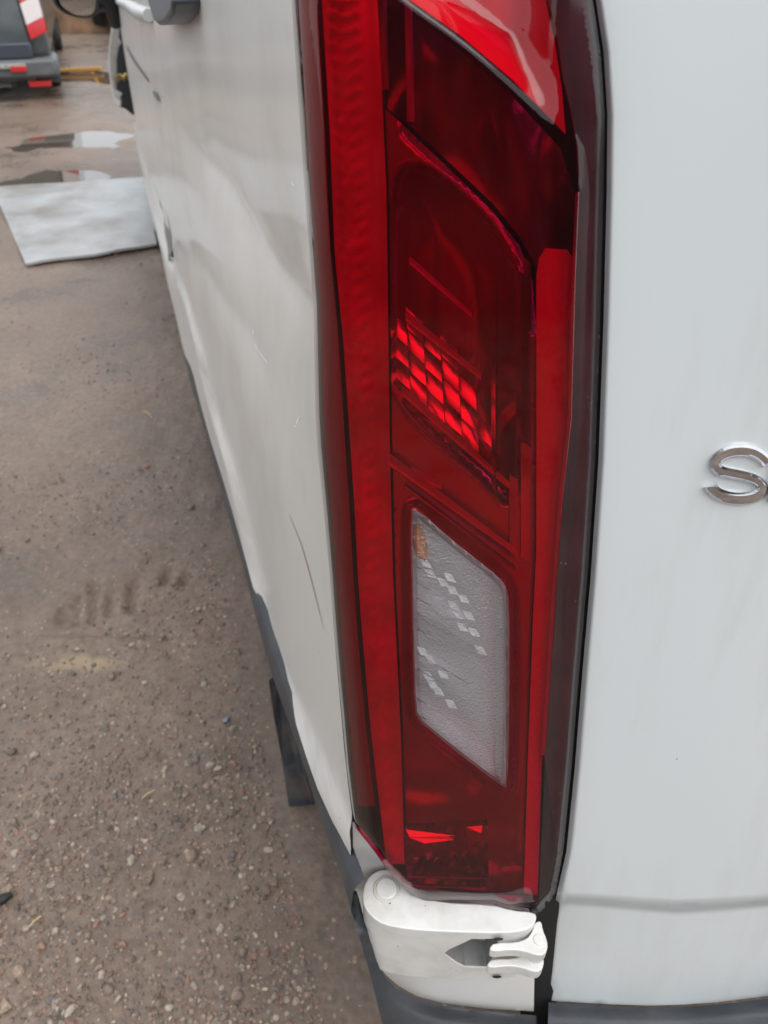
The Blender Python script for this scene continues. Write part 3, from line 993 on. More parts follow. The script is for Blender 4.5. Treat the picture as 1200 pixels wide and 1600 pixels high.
def m_pebble():
    m = bpy.data.materials.new('pebbled_clear_lens'); m.use_nodes = True
    t = m.node_tree; t.nodes.remove(t.nodes['Principled BSDF']); out = t.nodes['Material Output']
    tc = t.nodes.new('ShaderNodeTexCoord')
    vo = t.nodes.new('ShaderNodeTexVoronoi'); vo.inputs['Scale'].default_value = 560
    t.links.new(tc.outputs['Object'], vo.inputs['Vector'])
    bp = t.nodes.new('ShaderNodeBump'); bp.inputs['Distance'].default_value = .0014; bp.inputs['Strength'].default_value = 1
    bp.invert = True
    t.links.new(vo.outputs['Distance'], bp.inputs['Height'])
    tr = t.nodes.new('ShaderNodeBsdfTransparent'); tr.inputs[0].default_value = (.96, .96, .97, 1)
    gl = t.nodes.new('ShaderNodeBsdfGlossy'); gl.inputs['Roughness'].default_value = .08
    t.links.new(bp.outputs[0], gl.inputs['Normal'])
    fr = t.nodes.new('ShaderNodeFresnel'); fr.inputs['IOR'].default_value = 1.8; t.links.new(bp.outputs[0], fr.inputs['Normal'])
    df = t.nodes.new('ShaderNodeBsdfDiffuse'); df.inputs[0].default_value = (.92, .90, .91, 1); t.links.new(bp.outputs[0], df.inputs['Normal'])
    m1 = t.nodes.new('ShaderNodeMixShader'); m1.inputs[0].default_value = .08
    t.links.new(tr.outputs[0], m1.inputs[1]); t.links.new(df.outputs[0], m1.inputs[2])
    m2 = t.nodes.new('ShaderNodeMixShader'); t.links.new(fr.outputs[0], m2.inputs[0])
    t.links.new(m1.outputs[0], m2.inputs[1]); t.links.new(gl.outputs[0], m2.inputs[2])
    t.links.new(m2.outputs[0], out.inputs[0])
    return m


sheet('reversing_lens', REVi, [], 9, lambda x, y: on_rear(x, y, lens_off(x, y) + .001), m_pebble(), lamp)
rf = bowl(REVs, .02, .035, .0)


def rev_off(x, y):
    k = ((y - .78 * x - 250) / 26.0) % 1.0
    band = sstep(855, 870, y - .2 * (x - 650)) * (1 - sstep(1000, 1010, y - .3 * (x - 650)))
    return .021 - .00005 * (y - 1010) + .006 * (1 - (1 - min(1, seg_dist(REVs, x, y, True) / 40)) ** 2) + .003 * math.sin((y - .62 * x) / 15.0) * (1 - sstep(700, 760, x)) + .004 * sstep(-6, 6, y - .62 * x - 560)


sheet('reversing_reflector', REVs, [], 5, lambda x, y: on_rear(x, y, rev_off(x, y)), mat('silver_reflector', (.92, .91, .92), .3, metal=.25), lamp)
for (px, py) in ((702, 902), (706, 922), (724, 936), (732, 962), (740, 988), (722, 980), (708, 946), (750, 1016), (692, 910), (716, 960), (660, 1018), (672, 1030), (668, 1056), (692, 1054), (684, 1080), (704, 1100), (676, 1070), (664, 880), (672, 896)):
    V = [on_rear(px - 9, py - 8, .012), on_rear(px + 4, py - 5, .012), on_rear(px + 11, py + 8, .0082), on_rear(px - 3, py + 5, .0086)]
    mesh_obj('facet', V, [(0, 3, 2, 1)], M_GLINT, lamp, smooth=False)
for k in range(10):
    y0 = 884 + k * 24 + (14 if k > 4 else 0); ln = (26, 18, 22, 110, 20, 80, 44, 26, 16, 14)[k]
    bar('slat', (652, y0), (652 + ln, y0 + ln * .62), 3, 1, .008, .006, M_BEZEL, 1)
V = []
for y in range(900, 1221, 20):
    V += [on_rear(774, y, .016), on_rear(790, y + 6, .004)]
mesh_obj('chamber_wall', V, [(2 * i, 2 * i + 2, 2 * i + 3, 2 * i + 1) for i in range(len(V) // 2 - 1)], mat('cream_chamber_wall', (.8, .74, .7), .4), lamp)
bc = Vector(on_rear(660, 866, .008))
tube('amber_bulb', [bc + Vector((-.004, .02, .01)), bc + Vector((-.002, .01, .005)), bc, bc + Vector((.002, -.004, -.002))], [.004, .005, .0045, .001],
     mat('amber_glass', (.85, .30, .01), .15), lamp, seg=12)

# --- door
DX0, DK = .27, .27


def door_bow(X):
    if X < DX0:
        return .22 * (X - DX0) ** 2
    if X < .8:
        return DK * (X - DX0) ** 2
    return DK * (.53 ** 2) + 2 * DK * .53 * (X - .8)


CRE = [(840, 1396), (870, 1397), (930, 1399), (1000, 1404), (1060, 1407), (1130, 1404), (1200, 1399), (1400, 1380), (2200, 1300)]
CREB = [(840, 14), (1000, 18), (1060, 20), (1200, 17), (1400, 17), (2200, 17)]


def door_off(px, py):
    X = on_rear(px, py, .02)[0]
    o = .016 + door_bow(X)
    yc = lerp_tab(CRE, px); bw = lerp_tab(CREB, px)
    o += .0135 * min(1, max(0, (py - yc - 1) / (bw - 1)))
    # rounded left edge
    xe = lerp_tab(DOOR_L, py)
    o += .006 * (1 - sstep(0, 12, px - xe)) ** 2
    # slow swage
    o += .002 * math.sin(px * .012 + py * .003)
    return o


DOOR_L = [(-420, 820), (-275, 856), (-110, 909), (0, 931), (80, 943), (180, 949), (300, 948), (500, 943), (720, 935), (900, 923), (1050, 910), (1200, 898), (1330, 885), (1397, 870), (1440, 863), (1520, 856), (1563, 851)]
DOOR = [(x, y) for y, x in DOOR_L] + [(880, 1565), (950, 1569), (1010, 1571), (1060, 1570), (1120, 1566), (1200, 1556), (1290, 1540)] + [(1290, -420)]


def place_door(px, py):
    return on_rear(px, py, door_off(px, py))


rear_door = empty('rear_door', van, label='white rear door with a chrome letter')
CRED = [(x, lerp_tab(CRE, x)) for x in range(892, 1281, 12)]
dext = [[(x + d, y) for y, x in DOOR_L[1:-1]] for d in (3, 6, 9, 12)] + [[(x, y + d) for x, y in CRED] for d in (-4, 1)] + [[(x, y + lerp_tab(CREB, x) + d) for x, y in CRED] for d in (-5, 0, 5)]
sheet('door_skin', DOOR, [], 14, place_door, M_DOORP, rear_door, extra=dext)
# the rest of the rear, beyond the picture
V = []; rows = [(-420 + i * 62) for i in range(33)]
cols = [1290, 1390, 1500, 1700, 1950, 2300]
for py in rows:
    base = on_rear(1290, min(py, 1545), 0)
    for c in range(9):
        X = place_door(1290, min(py, 1540))[0] + c * .12
        z = place_door(1290, min(py, 1540))[2]
        Y = .40 + RK * (z - 1.19) + .016 + door_bow(X) + (.0135 if py > 1400 else 0)
        V.append((X, Y, z))
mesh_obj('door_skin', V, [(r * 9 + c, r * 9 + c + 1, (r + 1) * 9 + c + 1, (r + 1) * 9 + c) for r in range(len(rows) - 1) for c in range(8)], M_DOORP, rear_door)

# chrome letter S on the door: bevelled ribbon
S_C = smooth_poly([(119.6, 53), (113, 46), (104, 39.5), (92, 35), (78, 33.5), (62, 35.5), (48, 41), (39, 49), (37, 58), (43, 65.5), (56, 69.5), (75, 73), (92, 77), (104, 82), (111, 89), (112, 96), (106, 103.5), (94, 108), (78, 110), (60, 108.5), (46, 104), (36, 98), (30.5, 91)], 2, False)
S_C = [(1080 + x, 670 + y) for x, y in S_C]
V = []; Fc = []
n = len(S_C)
prof = [(-1, 0), (-.92, .55), (-.45, 1), (.45, 1), (.92, .55), (1, 0)]
for i, (x, y) in enumerate(S_C):
    a = S_C[max(0, i - 1)]; b = S_C[min(n - 1, i + 1)]
    t = Vector((b[0] - a[0], b[1] - a[1])).normalized()
    nrm = Vector((-t.y, t.x))
    if i >= n - 3:
        nrm = Vector((-1, .05)) * (1 if nrm.x < 0 else -1)
    hwid = 9.0 + 1.4 * sstep(0, .3, abs(i / n - .5))
    if i >= n - 4:
        hwid = 11.5
    for (q, hh) in prof:
        V.append(on_rear(x + nrm.x * hwid * q, y + nrm.y * hwid * q, door_off(x, y) - .0045 * hh + .0003))
k = len(prof)
for i in range(n - 1):
    for j in range(k - 1):
        Fc.append((i * k + j, i * k + j + 1, (i + 1) * k + j + 1, (i + 1) * k + j))
Fc += [tuple(range(k)), tuple((n - 1) * k + j for j in range(k))[::-1]]
mesh_obj('letter', V, Fc, mat('badge_chrome', (.62, .62, .64), .10, metal=1.0, noise_amt=.1, noise_scale=200), rear_door, autosharp=35, label='chrome letter S')

V = []
for (x, y) in ((1199, 784), (1204, 750), (1209, 714)):
    for q, hh in prof:
        V.append(on_rear(x + 6.5 * q + 6, y, door_off(x, y) - .0045 * hh + .0003))
mesh_obj('letter', V, [(i * k + j, (i + 1) * k + j, (i + 1) * k + j + 1, i * k + j + 1) for i in range(2) for j in range(k - 1)] + [tuple(range(k)), tuple(2 * k + j for j in range(k))[::-1]], M_CHROME, rear_door, autosharp=35, label='start of the next chrome letter')
# dark channel between lamp and door, and down past the hinge
CH = [(x + 12, y) for y, x in DOOR_L[1:]] + [(x - 24, y) for y, x in reversed(DOOR_L[1:-5])] 
V = []
for y, x in DOOR_L:
    V += [on_rear(x - 40, y, .034), on_rear(x + 18, y, .034)]
for yy in (1600, 1700):
    V += [on_rear(815, yy, .034), on_rear(872, yy, .034)]
n = len(V) // 2
mesh_obj('door_seal', V, [(2 * i, 2 * i + 2, 2 * i + 3, 2 * i + 1) for i in range(n - 1)], M_BLACK, van)


# --- side panel
REAR_TAB = []
for y in range(-300, 1291, 40):
    s, z = side_sz(Lx(y) - .5, y); REAR_TAB.append((z, s))
for q in ((555, 1320), (554, 1350), (555, 1400), (560, 1450), (572, 1500)):
    s, z = side_sz(*q); REAR_TAB.append((z, s))
REAR_TAB.sort()
CREASE = [(245, 330), (262, 400), (293, 456), (317, 535), (335, 628), (362, 714), (380, 790), (400, 880), (415, 950), (450, 1060), (492, 1160), (535, 1250), (553, 1288)]
CR = sorted(side_sz(*q) for q in CREASE)
print('crease s,z', [(round(a, 2), round(b, 2)) for a, b in CR])
print('rear z,s', [(round(a, 2), round(b, 2)) for a, b in REAR_TAB[::4]])


def crease_z(s):
    if s > CR[-1][0]:
        return CR[-1][1]
    return lerp_tab(CR, s)


def px_line(pts):
    return [side_sz(*p) for p in pts]


DENTS = [  # (polyline in (s, z), depth, width upward, width downward)
    (px_line([(325, 275), (345, 320), (370, 365), (400, 420), (440, 462), (486, 492)]), -.024, .06, .085),
    (px_line([(268, 385), (300, 395), (320, 420), (345, 470), (390, 540)]), -.007, .04, .04),
    (px_line([(300, 230), (330, 290), (350, 330)]), -.005, .08, .06),
    (px_line([(250, 330), (258, 365), (266, 400)]), -.05, .03, .03),
    (px_line([(262, 190), (285, 215), (320, 260), (352, 330)]), -.006, .10, .05),
]


def side_d(s, z, e=1.0):
    d = 0.0
    e = sstep(.0, .10, e)
    zc = crease_z(s)
    d += .012 * (1 - sstep(-.014, .008, z - zc)) * (.35 + .65 * e)
    # belt: slow bulge, then the roof side leans in
    d += .012 * math.sin(max(0, min(1, (z - .6) / 1.0)) * math.pi) * sstep(.5, 1.6, s)
    if z > 1.45:
        d -= .55 * (z - 1.45) ** 2
    # nose tapers in
    if s > 4.6:
        d -= .10 * (s - 4.6) ** 2
    # waves left by an impact
    if s < 4.2 and z < 1.6:
        d += .003 * noise.noise(Vector((s * 2.2, z * 4.5, 9))) * sstep(.15, .5, s)
        for pl, dep, wu, wd in DENTS:
            best = 1e9; sgn = 1
            for (a, b) in zip(pl, pl[1:]):
                dx, dy = b[0] - a[0], b[1] - a[1]
                t = max(0, min(1, ((s - a[0]) * dx + (z - a[1]) * dy) / (dx * dx + dy * dy)))
                qs, qz = s - a[0] - t * dx, z - a[1] - t * dy
                q = math.hypot(qs * .5, qz)
                if q < best:
                    best = q; sgn = 1 if qz > 0 else -1
            wid = wu if sgn > 0 else wd
            d += dep * math.exp(-(best / wid)) * (.2 + .8 * e)
    return d


def edge_tab(pts, d):
    out = []
    for q in pts:
        p = on_side(q[0], q[1], d)
        out.append(((p[1] + d * .296 - .4) / ES.y, p[2]))
    return sorted(out)


# lower edge of the white panel and lower edge of the dark strip under it
W_EDGE = edge_tab([(556, 1404), (540, 1358), (525, 1315), (495, 1230), (450, 1100), (415, 990), (387, 890), (362, 800), (330, 690), (306, 600)], .012)
O_EDGE = edge_tab([(552, 1432), (540, 1390), (500, 1275), (470, 1180), (425, 1055), (400, 965), (380, 885), (355, 800), (322, 680), (298, 600)], .008)
print('W', [(round(a, 2), round(b, 2)) for a, b in W_EDGE]); print('O', [(round(a, 2), round(b, 2)) for a, b in O_EDGE])


def w_low(s):
    if s > W_EDGE[-1][0]:
        return W_EDGE[-1][1] + (.40 - W_EDGE[-1][1]) * sstep(0, .5, s - W_EDGE[-1][0])
    return lerp_tab(W_EDGE, max(s, W_EDGE[0][0]))


ss = [0]
ds = .010
while ss[-1] < 1.0:
    ss.append(ss[-1] + ds); ds *= 1.035
ss = [v / ss[-1] for v in ss]
zs = list(np.arange(.40, 1.5, .0125)) + list(np.arange(1.5, 1.96, .05))
SL = 5.55
ZTOP = zs[-1]
V = []
for zj in zs:
    for t in ss:
        z = zj
        for _ in range(5):
            s0 = lerp_tab(REAR_TAB, min(max(z, .735), 1.52))
            s = s0 + (SL - s0) * t
            wl = w_low(s)
            z = wl + (zj - .40) * (ZTOP - wl) / (ZTOP - .40)
        V.append(side_pt(s, z, side_d(s, z, s - s0)))
n = len(ss)
Fc = [(j * n + i, (j + 1) * n + i, (j + 1) * n + i + 1, j * n + i + 1) for j in range(len(zs) - 1) for i in range(n - 1)]
side = mesh_obj('side_panel', V, Fc, M_PAINT, van, label='dented and creased white side panel')

# rail segments, a painted recess shade and scars on the side panel
def side_strip(name, pts, wpx, m, lift=.0015, seg=6):
    pts = dens(pts, seg, False); V = []
    for i, (x, y) in enumerate(pts):
        a = pts[max(0, i - 1)]; b = pts[min(len(pts) - 1, i + 1)]
        t = Vector((b[0] - a[0], b[1] - a[1])).normalized()
        k = i / (len(pts) - 1); ww = wpx * (.35 + .65 * math.sin(math.pi * min(1, max(0, k))))
        for sg in (-1, 1):
            q = (x - t.y * ww * .5 * sg, y + t.x * ww * .5 * sg)
            s_, z_ = side_sz(*q); d_ = side_d(s_, z_, s_ - lerp_tab(REAR_TAB, min(max(z_, .735), 1.52)))
            V.append(on_side(q[0], q[1], d_ + lift))
    n_ = len(pts)
    return mesh_obj(name, V, [(2 * i, 2 * i + 1, 2 * i + 3, 2 * i + 2) for i in range(n_ - 1)], m, side)


M_SCAR = mat('bare_scratch', (.85, .85, .82), .5); M_RUSTY = mat('rusty_crack', (.42, .34, .24), .7); M_RAIL = mat('grey_rail_groove', (.14, .13, .12), .6)
side_strip('slider_rail', [(197, 72), (210, 95), (222, 113), (232, 127)], 5, M_RAIL)
side_strip('slider_rail', [(239, 142), (247, 158)], 5, M_RAIL)
side_strip('recess_shade', [(251, 312), (258, 345), (264, 380), (266, 408)], 11, mat('painted_recess_shade', (.2, .19, .17), .6))  # flat grey strip, its colour stands for the shade in a hollow
for pts, wpx, m in (([(452, 805), (470, 850), (481, 888), (492, 930), (505, 982)], 1.3, M_RUSTY), ([(406, 458), (398, 500), (394, 532), (412, 560), (432, 586)], 1.4, M_SCAR),
                    ([(468, 650), (460, 668)], 2, M_SCAR), ([(455, 284), (459, 290)], 4, M_SCAR)):
    side_strip('scratch', pts, wpx, m, .0008)

# dark plastic strip along the bottom of the side
V = []; ns = 110
s_a, s_b = W_EDGE[0][0] + .012, 2.5
for i in range(ns):
    s = s_a + (s_b - s_a) * i / (ns - 1)
    wl = w_low(s); ol = lerp_tab(O_EDGE, s) if s < O_EDGE[-1][0] else O_EDGE[-1][1]
    tp = 1 - sstep(1.7, 2.4, s)
    ol = min(ol, wl - .01)
    for (f, d) in ((-.15, -.006), (-.02, .008), (.15, .011), (.6, .012), (1.0, .008), (1.06, -.012), (1.06, -.06)):
        if d < 0:
            d *= sstep(.04, .25, s - s_a)
        V.append(side_pt(s, wl + (ol - wl) * f, d - .006 * (1 - tp)))
mesh_obj('sill_trim', V, [(i * 7 + k, i * 7 + k + 1, (i + 1) * 7 + k + 1, (i + 1) * 7 + k) for i in range(ns - 1) for k in range(6)], M_BUMPER, van)
V = []
for i in range(60):
    s = 2.3 + (SL - 2.3) * i / 59
    for (z, d) in ((.42, -.018), (.40, -.022), (.38, -.03), (.36, -.07)):
        V.append(side_pt(s, z, d + side_d(s, .45, 1) * .5))
mesh_obj('sill_edge', V, [(i * 4 + k, i * 4 + k + 1, (i + 1) * 4 + k + 1, (i + 1) * 4 + k) for i in range(59) for k in range(3)], M_BLACK, van)

# mudflap behind the rear wheel
mf = [on_Y(420, 1062, .93), on_Y(438, 1048, .95), on_Y(452, 1090, .9), on_Y(492, 1276, .9), on_Y(468, 1281, .9), on_Y(452, 1270, .9), on_Y(440, 1190, .91), on_Y(425, 1110, .92)]
V = [Vector(p) for p in mf] + [Vector(p) + Vector((.10, .03, 0)) for p in mf]
n = len(mf)
fl = mesh_obj('mudflap', [Vector(p) for p in mf] + [Vector(p) + Vector((.004, .012, 0)) for p in mf],
              [tuple(range(n)), tuple(range(2 * n - 1, n - 1, -1))] + [(i, i + n, (i + 1) % n + n, (i + 1) % n) for i in range(n)], M_RUBBER, van, smooth=False)
bevel(fl, .002, 2)
q0 = Vector(on_Y(492, 1276, .9)); q1 = Vector(on_Y(440, 1050, .95))
box('mudflap_bracket', side_pt(.62, .36, -.09), (.12, .02, .14), M_BLACK, van, rz=-.3)

# corner panel under the lamp, left of the hinge
CORN = [(551, 1284), (570, 1300), (600, 1340), (640, 1375), (700, 1395), (838, 1400), (836, 1470), (834, 1580), (760, 1576), (690, 1567), (650, 1556), (622, 1540), (604, 1524), (570, 1484), (556, 1440), (548, 1405), (551, 1380), (552, 1340)]


BUL = [(1396, 542), (1432, 552), (1475, 565), (1530, 580), (1590, 595), (1660, 615), (1760, 640), (1900, 665)]


def corn_off(x, y):
    xl = lerp_tab([(1286, 552), (1340, 552), (1400, 550), (1450, 559), (1500, 579), (1560, 640)], y)
    t = max(0, 1 - (x - xl) / 85.0)
    p = on_side(min(x, 575), min(y, 1400)); ol = max(.02, p[1] - RK * (p[2] - 1.19) - .40)
    b_ = .046 - .022 * sstep(1440, 1500, y)
    a = b_ + (max(ol, b_) - b_) * t * t
    xl = lerp_tab(BUL, max(y, 1390))
    p = on_side(min(xl, 572), min(y, 1500), .008); ol2 = max(.0, p[1] - RK * (p[2] - 1.19) - .40)
    t2 = max(0, 1 - (x - xl) / max(20, 690 - xl))
    c = b_ + (max(ol2, b_) - b_) * t2 ** 2.2 + .005
    k = sstep(1365, 1400, y)
    return a * (1 - k) + c * k


sheet('corner_panel', CORN, [], 8, lambda x, y: on_rear(x, y, corn_off(x, y)), M_PAINT, van)

# --- hinge
hinge = empty('door_hinge', van, label='white painted door hinge under the tail lamp')
ZT = .762
TOP = [(566, 1402), (568, 1384), (577, 1368), (592, 1359), (608, 1358), (625, 1365), (640, 1382), (660, 1399), (690, 1410), (770, 1413), (800, 1422), (836, 1425), (839, 1434), (833, 1446), (820, 1454), (790, 1458), (700, 1456), (640, 1452), (600, 1445), (580, 1432), (569, 1416)]
TOP = smooth_poly(TOP, 1)
tp = [on_z(x, y, ZT)[:2] for x, y in TOP]
ft = on_z(640, 1452, ZT); dv = ray(640, 1526); ZB = CAM_H + dv[2] * (ft[1] / dv[1])
print('hinge height', ZT - ZB, 'front Y', ft[1])
HH = ZT - ZB
arm = prism('arm', tp, ZT, ZB, M_HINGE, hinge, bev=0)
nfr = [i for i, (x, y) in enumerate(TOP) if 590 < x < 832 and y > 1440]
ftab = sorted([(tp[i][0], tp[i][1]) for i in nfr])


def fx(px, py):
    X = 0.02
    for _ in range(4):
        Yf = lerp_tab(ftab, X); p = on_Y(px, py, Yf); X = p[0]
    return X, p[2]


POCK = [(693, 1492), (700, 1486), (735, 1470), (772, 1469), (778, 1485), (757, 1513), (724, 1512), (712, 1506)]
pk = [fx(*q) for q in POCK]
n = len(pk)
V = [(a, .26, b) for a, b in pk] + [(a + .002, lerp_tab(ftab, a) + .034, b + .004) for a, b in pk]
cut = mesh_obj('cut', V, [(i, (i + 1) % n, n + (i + 1) % n, n + i) for i in range(n)] + [tuple(range(n, 2 * n)), tuple(range(n))[::-1]],
               mat('shaded_dusty_pocket_paint', (.24, .24, .235), .5, dirt=(.08, .06, .045), dirt_amt=.95, dirt_scale=34), None, smooth=False)  # dust, plus the pocket's shade painted into the darker base
bm_ = arm.modifiers.new('pocket', 'BOOLEAN'); bm_.object = cut; bm_.operation = 'DIFFERENCE'; bm_.solver = 'EXACT'; bm_.material_mode = 'TRANSFER'
bpy.context.view_layer.update()
me = bpy.data.meshes.new_from_object(arm.evaluated_get(bpy.context.evaluated_depsgraph_get()))
arm.modifiers.clear(); arm.data = me
bpy.data.objects.remove(cut)
me.shade_smooth(); me.set_sharp_from_angle(angle=math.radians(35))
bevel(arm, .0035, 3, 50)
# pin cap on the round end
pc = Vector(on_z(604, 1390, ZT))
for r, h, nm in ((.0128, .0016, 'cap_ring'), (.0100, .0032, 'pin_cap')):
    ring = [(pc.x + r * math.cos(a), pc.y + r * math.sin(a)) for a in [2 * math.pi * i / 36 for i in range(36)]]
    prism(nm, ring, ZT + h, ZT - .004, M_HINGE if nm == 'pin_cap' else mat('grimy_ring_paint', (.55, .53, .47), .5), hinge, bev=.0008)
# two knuckle links at the right and the barrel between them
LK = [(764, 1466), (772, 1456), (806, 1456), (824, 1450), (832, 1438), (836, 1424), (846, 1422), (848, 1436), (855, 1452), (856, 1466), (850, 1476), (838, 1476), (822, 1470), (800, 1467), (772, 1470)]
zl = ZT - .006
lk = smooth_poly([on_z(x, y + 8, zl)[:2] for x, y in LK], 1)
lk = [(x, y - .003) for x, y in lk]
prism('knuckle_link', lk, zl - .004, zl - .018, M_HINGE, hinge, bev=.0018)
lk2 = [(x, y - .002) for x, y in lk]
prism('knuckle_link', lk2, zl - .034, zl - .050, M_HINGE, hinge, bev=.0018)
bq = Vector(on_z(843, 1466, zl))
ring = [(bq.x + .0085 * math.cos(a), bq.y + .0085 * math.sin(a)) for a in [2 * math.pi * i / 24 for i in range(24)]]
prism('hinge_barrel', ring, zl - .017, zl - .036, mat('grey_hinge_barrel', (.6, .6, .6), .45), hinge, bev=.001)
ring = [(bq.x + .005 * math.cos(a), bq.y + .005 * math.sin(a)) for a in [2 * math.pi * i / 24 for i in range(24)]]
prism('pin_cap', ring, zl - .0025, zl - .006, M_HINGE, hinge, bev=.0006)
for (px, py) in ((778, 1463), (776, 1528)):
    X, z = fx(px, py if py < 1500 else 1522)
    yy = lerp_tab(ftab, X) - .001
    V = [(X + .0048 * math.cos(a), yy - .0015, z + .0034 * math.sin(a)) for a in [2 * math.pi * i / 14 for i in range(14)]] + [(X, yy - .003, z)]
    mesh_obj('plug', V, [(i, (i + 1) % 14, 14) for i in range(14)], M_BLACK, hinge)
p = on_z(836, 1429, ZT)
box('plug', (p[0], p[1] + .004, ZT - .004), (.007, .006, .008), M_BLACK, hinge, bev=.002)


# --- bumper
def bump_poly(name, top, bottom_py, offs, step=12):
    return None


BL = [(566, 1440), (578, 1488), (600, 1527), (620, 1545), (650, 1560), (690, 1571), (760, 1580), (838, 1587), (840, 1900), (700, 1900), (640, 1800), (600, 1650), (585, 1560), (570, 1490)]


def bumper_off(x, y):
    yt = lerp_tab([(560, 1400), (578, 1488), (600, 1527), (620, 1545), (650, 1560), (690, 1571), (760, 1580), (838, 1587), (860, 1566), (950, 1571), (1060, 1572), (1200, 1558)], x) if x < 846 else lerp_tab([(855, 1566), (950, 1571), (1060, 1572), (1200, 1558), (1300, 1540)], x)
    o = .020 - .020 * sstep(0, 26, y - yt) - .012 * sstep(20, 60, y - yt) - .004 * sstep(40, 160, y - yt)
    if x < 700:
        xl = lerp_tab(BUL, y)
        p = on_side(min(xl, 572), min(y, 1500), .008); ol = max(.0, p[1] - RK * (p[2] - 1.19) - .40)
        t = max(0, 1 - (x - xl) / max(20, 690 - xl))
        o += (ol - o) * t ** 2.2
    if x > 846:
        X = on_rear(x, min(y, 1570), .02)[0]
        o += door_bow(X)
    o += .007 * (1 - sstep(0, 9, abs(x - 846))) 
    return o


CB = [(839, 1900), (841, 1700), (838, 1587), (760, 1580), (690, 1571), (650, 1560), (620, 1545), (602, 1527), (590, 1503), (579, 1470), (570, 1440), (561, 1404), (557, 1392), (540, 1388), (550, 1432), (565, 1475), (580, 1530), (595, 1590), (615, 1660), (640, 1760), (665, 1900)]
bumper = empty('rear_bumper', van, label='dark grained plastic rear bumper')
sheet('bumper_end', CB, [], 9, lambda x, y: on_rear(x, y, bumper_off(x, y)), M_BUMPER, bumper)
CBR = [(857, 1566), (950, 1572), (1010, 1575), (1060, 1574), (1120, 1570), (1200, 1560), (1290, 1543), (1290, 1900), (852, 1900), (854, 1700)]
sheet('bumper_centre', CBR, [], 12, lambda x, y: on_rear(x, y, bumper_off(x, y) + .006), M_BUMPER, bumper)
V = []
for i in range(10):
    X = on_rear(1290, 1545, 0)[0] + i * .11
    for (z, dy) in ((.60, .02), (.585, -.012), (.50, -.02), (.36, -.01), (.34, .05)):
        V.append((X, .40 + RK * (z - 1.19) + door_bow(X) + dy + .012, z))
mesh_obj('bumper_centre', V, [(i * 5 + k, i * 5 + k + 1, (i + 1) * 5 + k + 1, (i + 1) * 5 + k) for i in range(9) for k in range(4)], M_BUMPER, bumper)

# --- rest of the body: roof, right side, nose (mostly out of the picture)
RIGHT = -EN
WID = 1.85
V = []
stations = [0.12, .5, 1.2, 2.2, 3.2, 3.9, 4.4, 4.8, 5.2, 5.55]
roofz = [1.95, 1.97, 1.98, 1.98, 1.96, 1.92, 1.72, 1.35, 1.18, .95]
m_ = 17
for s, rz in zip(stations, roofz):
    for k in range(m_):
        t = k / (m_ - 1)
        base = Vector(side_pt(s, 1.95, side_d(s, 1.95) - .01))
        zz = rz + .03 * math.sin(t * math.pi) if rz > 1.9 else rz + .02 * math.sin(t * math.pi)
        dlt = .0 if rz > 1.9 else -.0
        q = base + RIGHT * ((WID - .28) * t)
        V.append((q.x, q.y, zz))
mesh_obj('roof', V, [(i * m_ + k, i * m_ + k + 1, (i + 1) * m_ + k + 1, (i + 1) * m_ + k) for i in range(len(stations) - 1) for k in range(m_ - 1)], M_PAINT, van)
V = []
zz = [.4, .6, .9, 1.2, 1.5, 1.7, 1.95]
for s, rz in zip(stations, roofz):
    for z in zz:
        z2 = min(z, rz)
        base = Vector(side_pt(s, z2, side_d(s, 1.0)))
        q = base + RIGHT * (WID - .1 * (z2 - .4))
        V.append((q.x, q.y, z2))
m_ = len(zz)
mesh_obj('far_side_panel', V, [(i * m_ + k, i * m_ + k + 1, (i + 1) * m_ + k + 1, (i + 1) * m_ + k) for i in range(len(stations) - 1) for k in range(m_ - 1)], M_PAINT, van)
# floor keeps the sky from shining up inside the body
V = [side_pt(.15, .42, -.06), side_pt(5.5, .42, -.06), Vector(side_pt(5.5, .42, 0)) + RIGHT * WID, Vector(side_pt(.15, .42, 0)) + RIGHT * WID]
mesh_obj('underbody', V, [(0, 1, 2, 3)], M_GAP, van)


def wheel(c, R=.33, wdt=.2, parent=None):
    e = empty('wheel', parent)
    e.location = c
    e.rotation_euler = (0, 0, math.atan(SA))
    prof = [(-wdt / 2, R * .66), (-wdt / 2, R * .9), (-wdt * .42, R * .98), (0, R), (wdt * .42, R * .98), (wdt / 2, R * .9), (wdt / 2, R * .66)]
    V = []; N = 40
    for i in range(N):
        a = 2 * math.pi * i / N
        for x, r in prof:
            V.append((x, r * math.cos(a), r * math.sin(a)))
    m = len(prof)
    mesh_obj('tyre', V, [(i * m + k, i * m + k + 1, ((i + 1) % N) * m + k + 1, ((i + 1) % N) * m + k) for i in range(N) for k in range(m - 1)], M_TYRE, e)
    prof = [(-wdt * .46, R * .68), (-wdt * .40, R * .6), (-wdt * .2, R * .55), (-wdt * .25, R * .3), (-wdt * .4, R * .15), (-wdt * .4, .001)]
    V = []
    for i in range(N):
        a = 2 * math.pi * i / N
        for x, r in prof:
            V.append((x, r * math.cos(a), r * math.sin(a)))
    m = len(prof)
    mesh_obj('rim', V, [(i * m + k, i * m + k + 1, ((i + 1) % N) * m + k + 1, ((i + 1) % N) * m + k) for i in range(N) for k in range(m - 1)], M_STEEL, e)
    return e


wheel(Vector(side_pt(1.0, .33, -.16)), parent=van)
wheel(Vector(side_pt(4.35, .33, -.16)), parent=van)

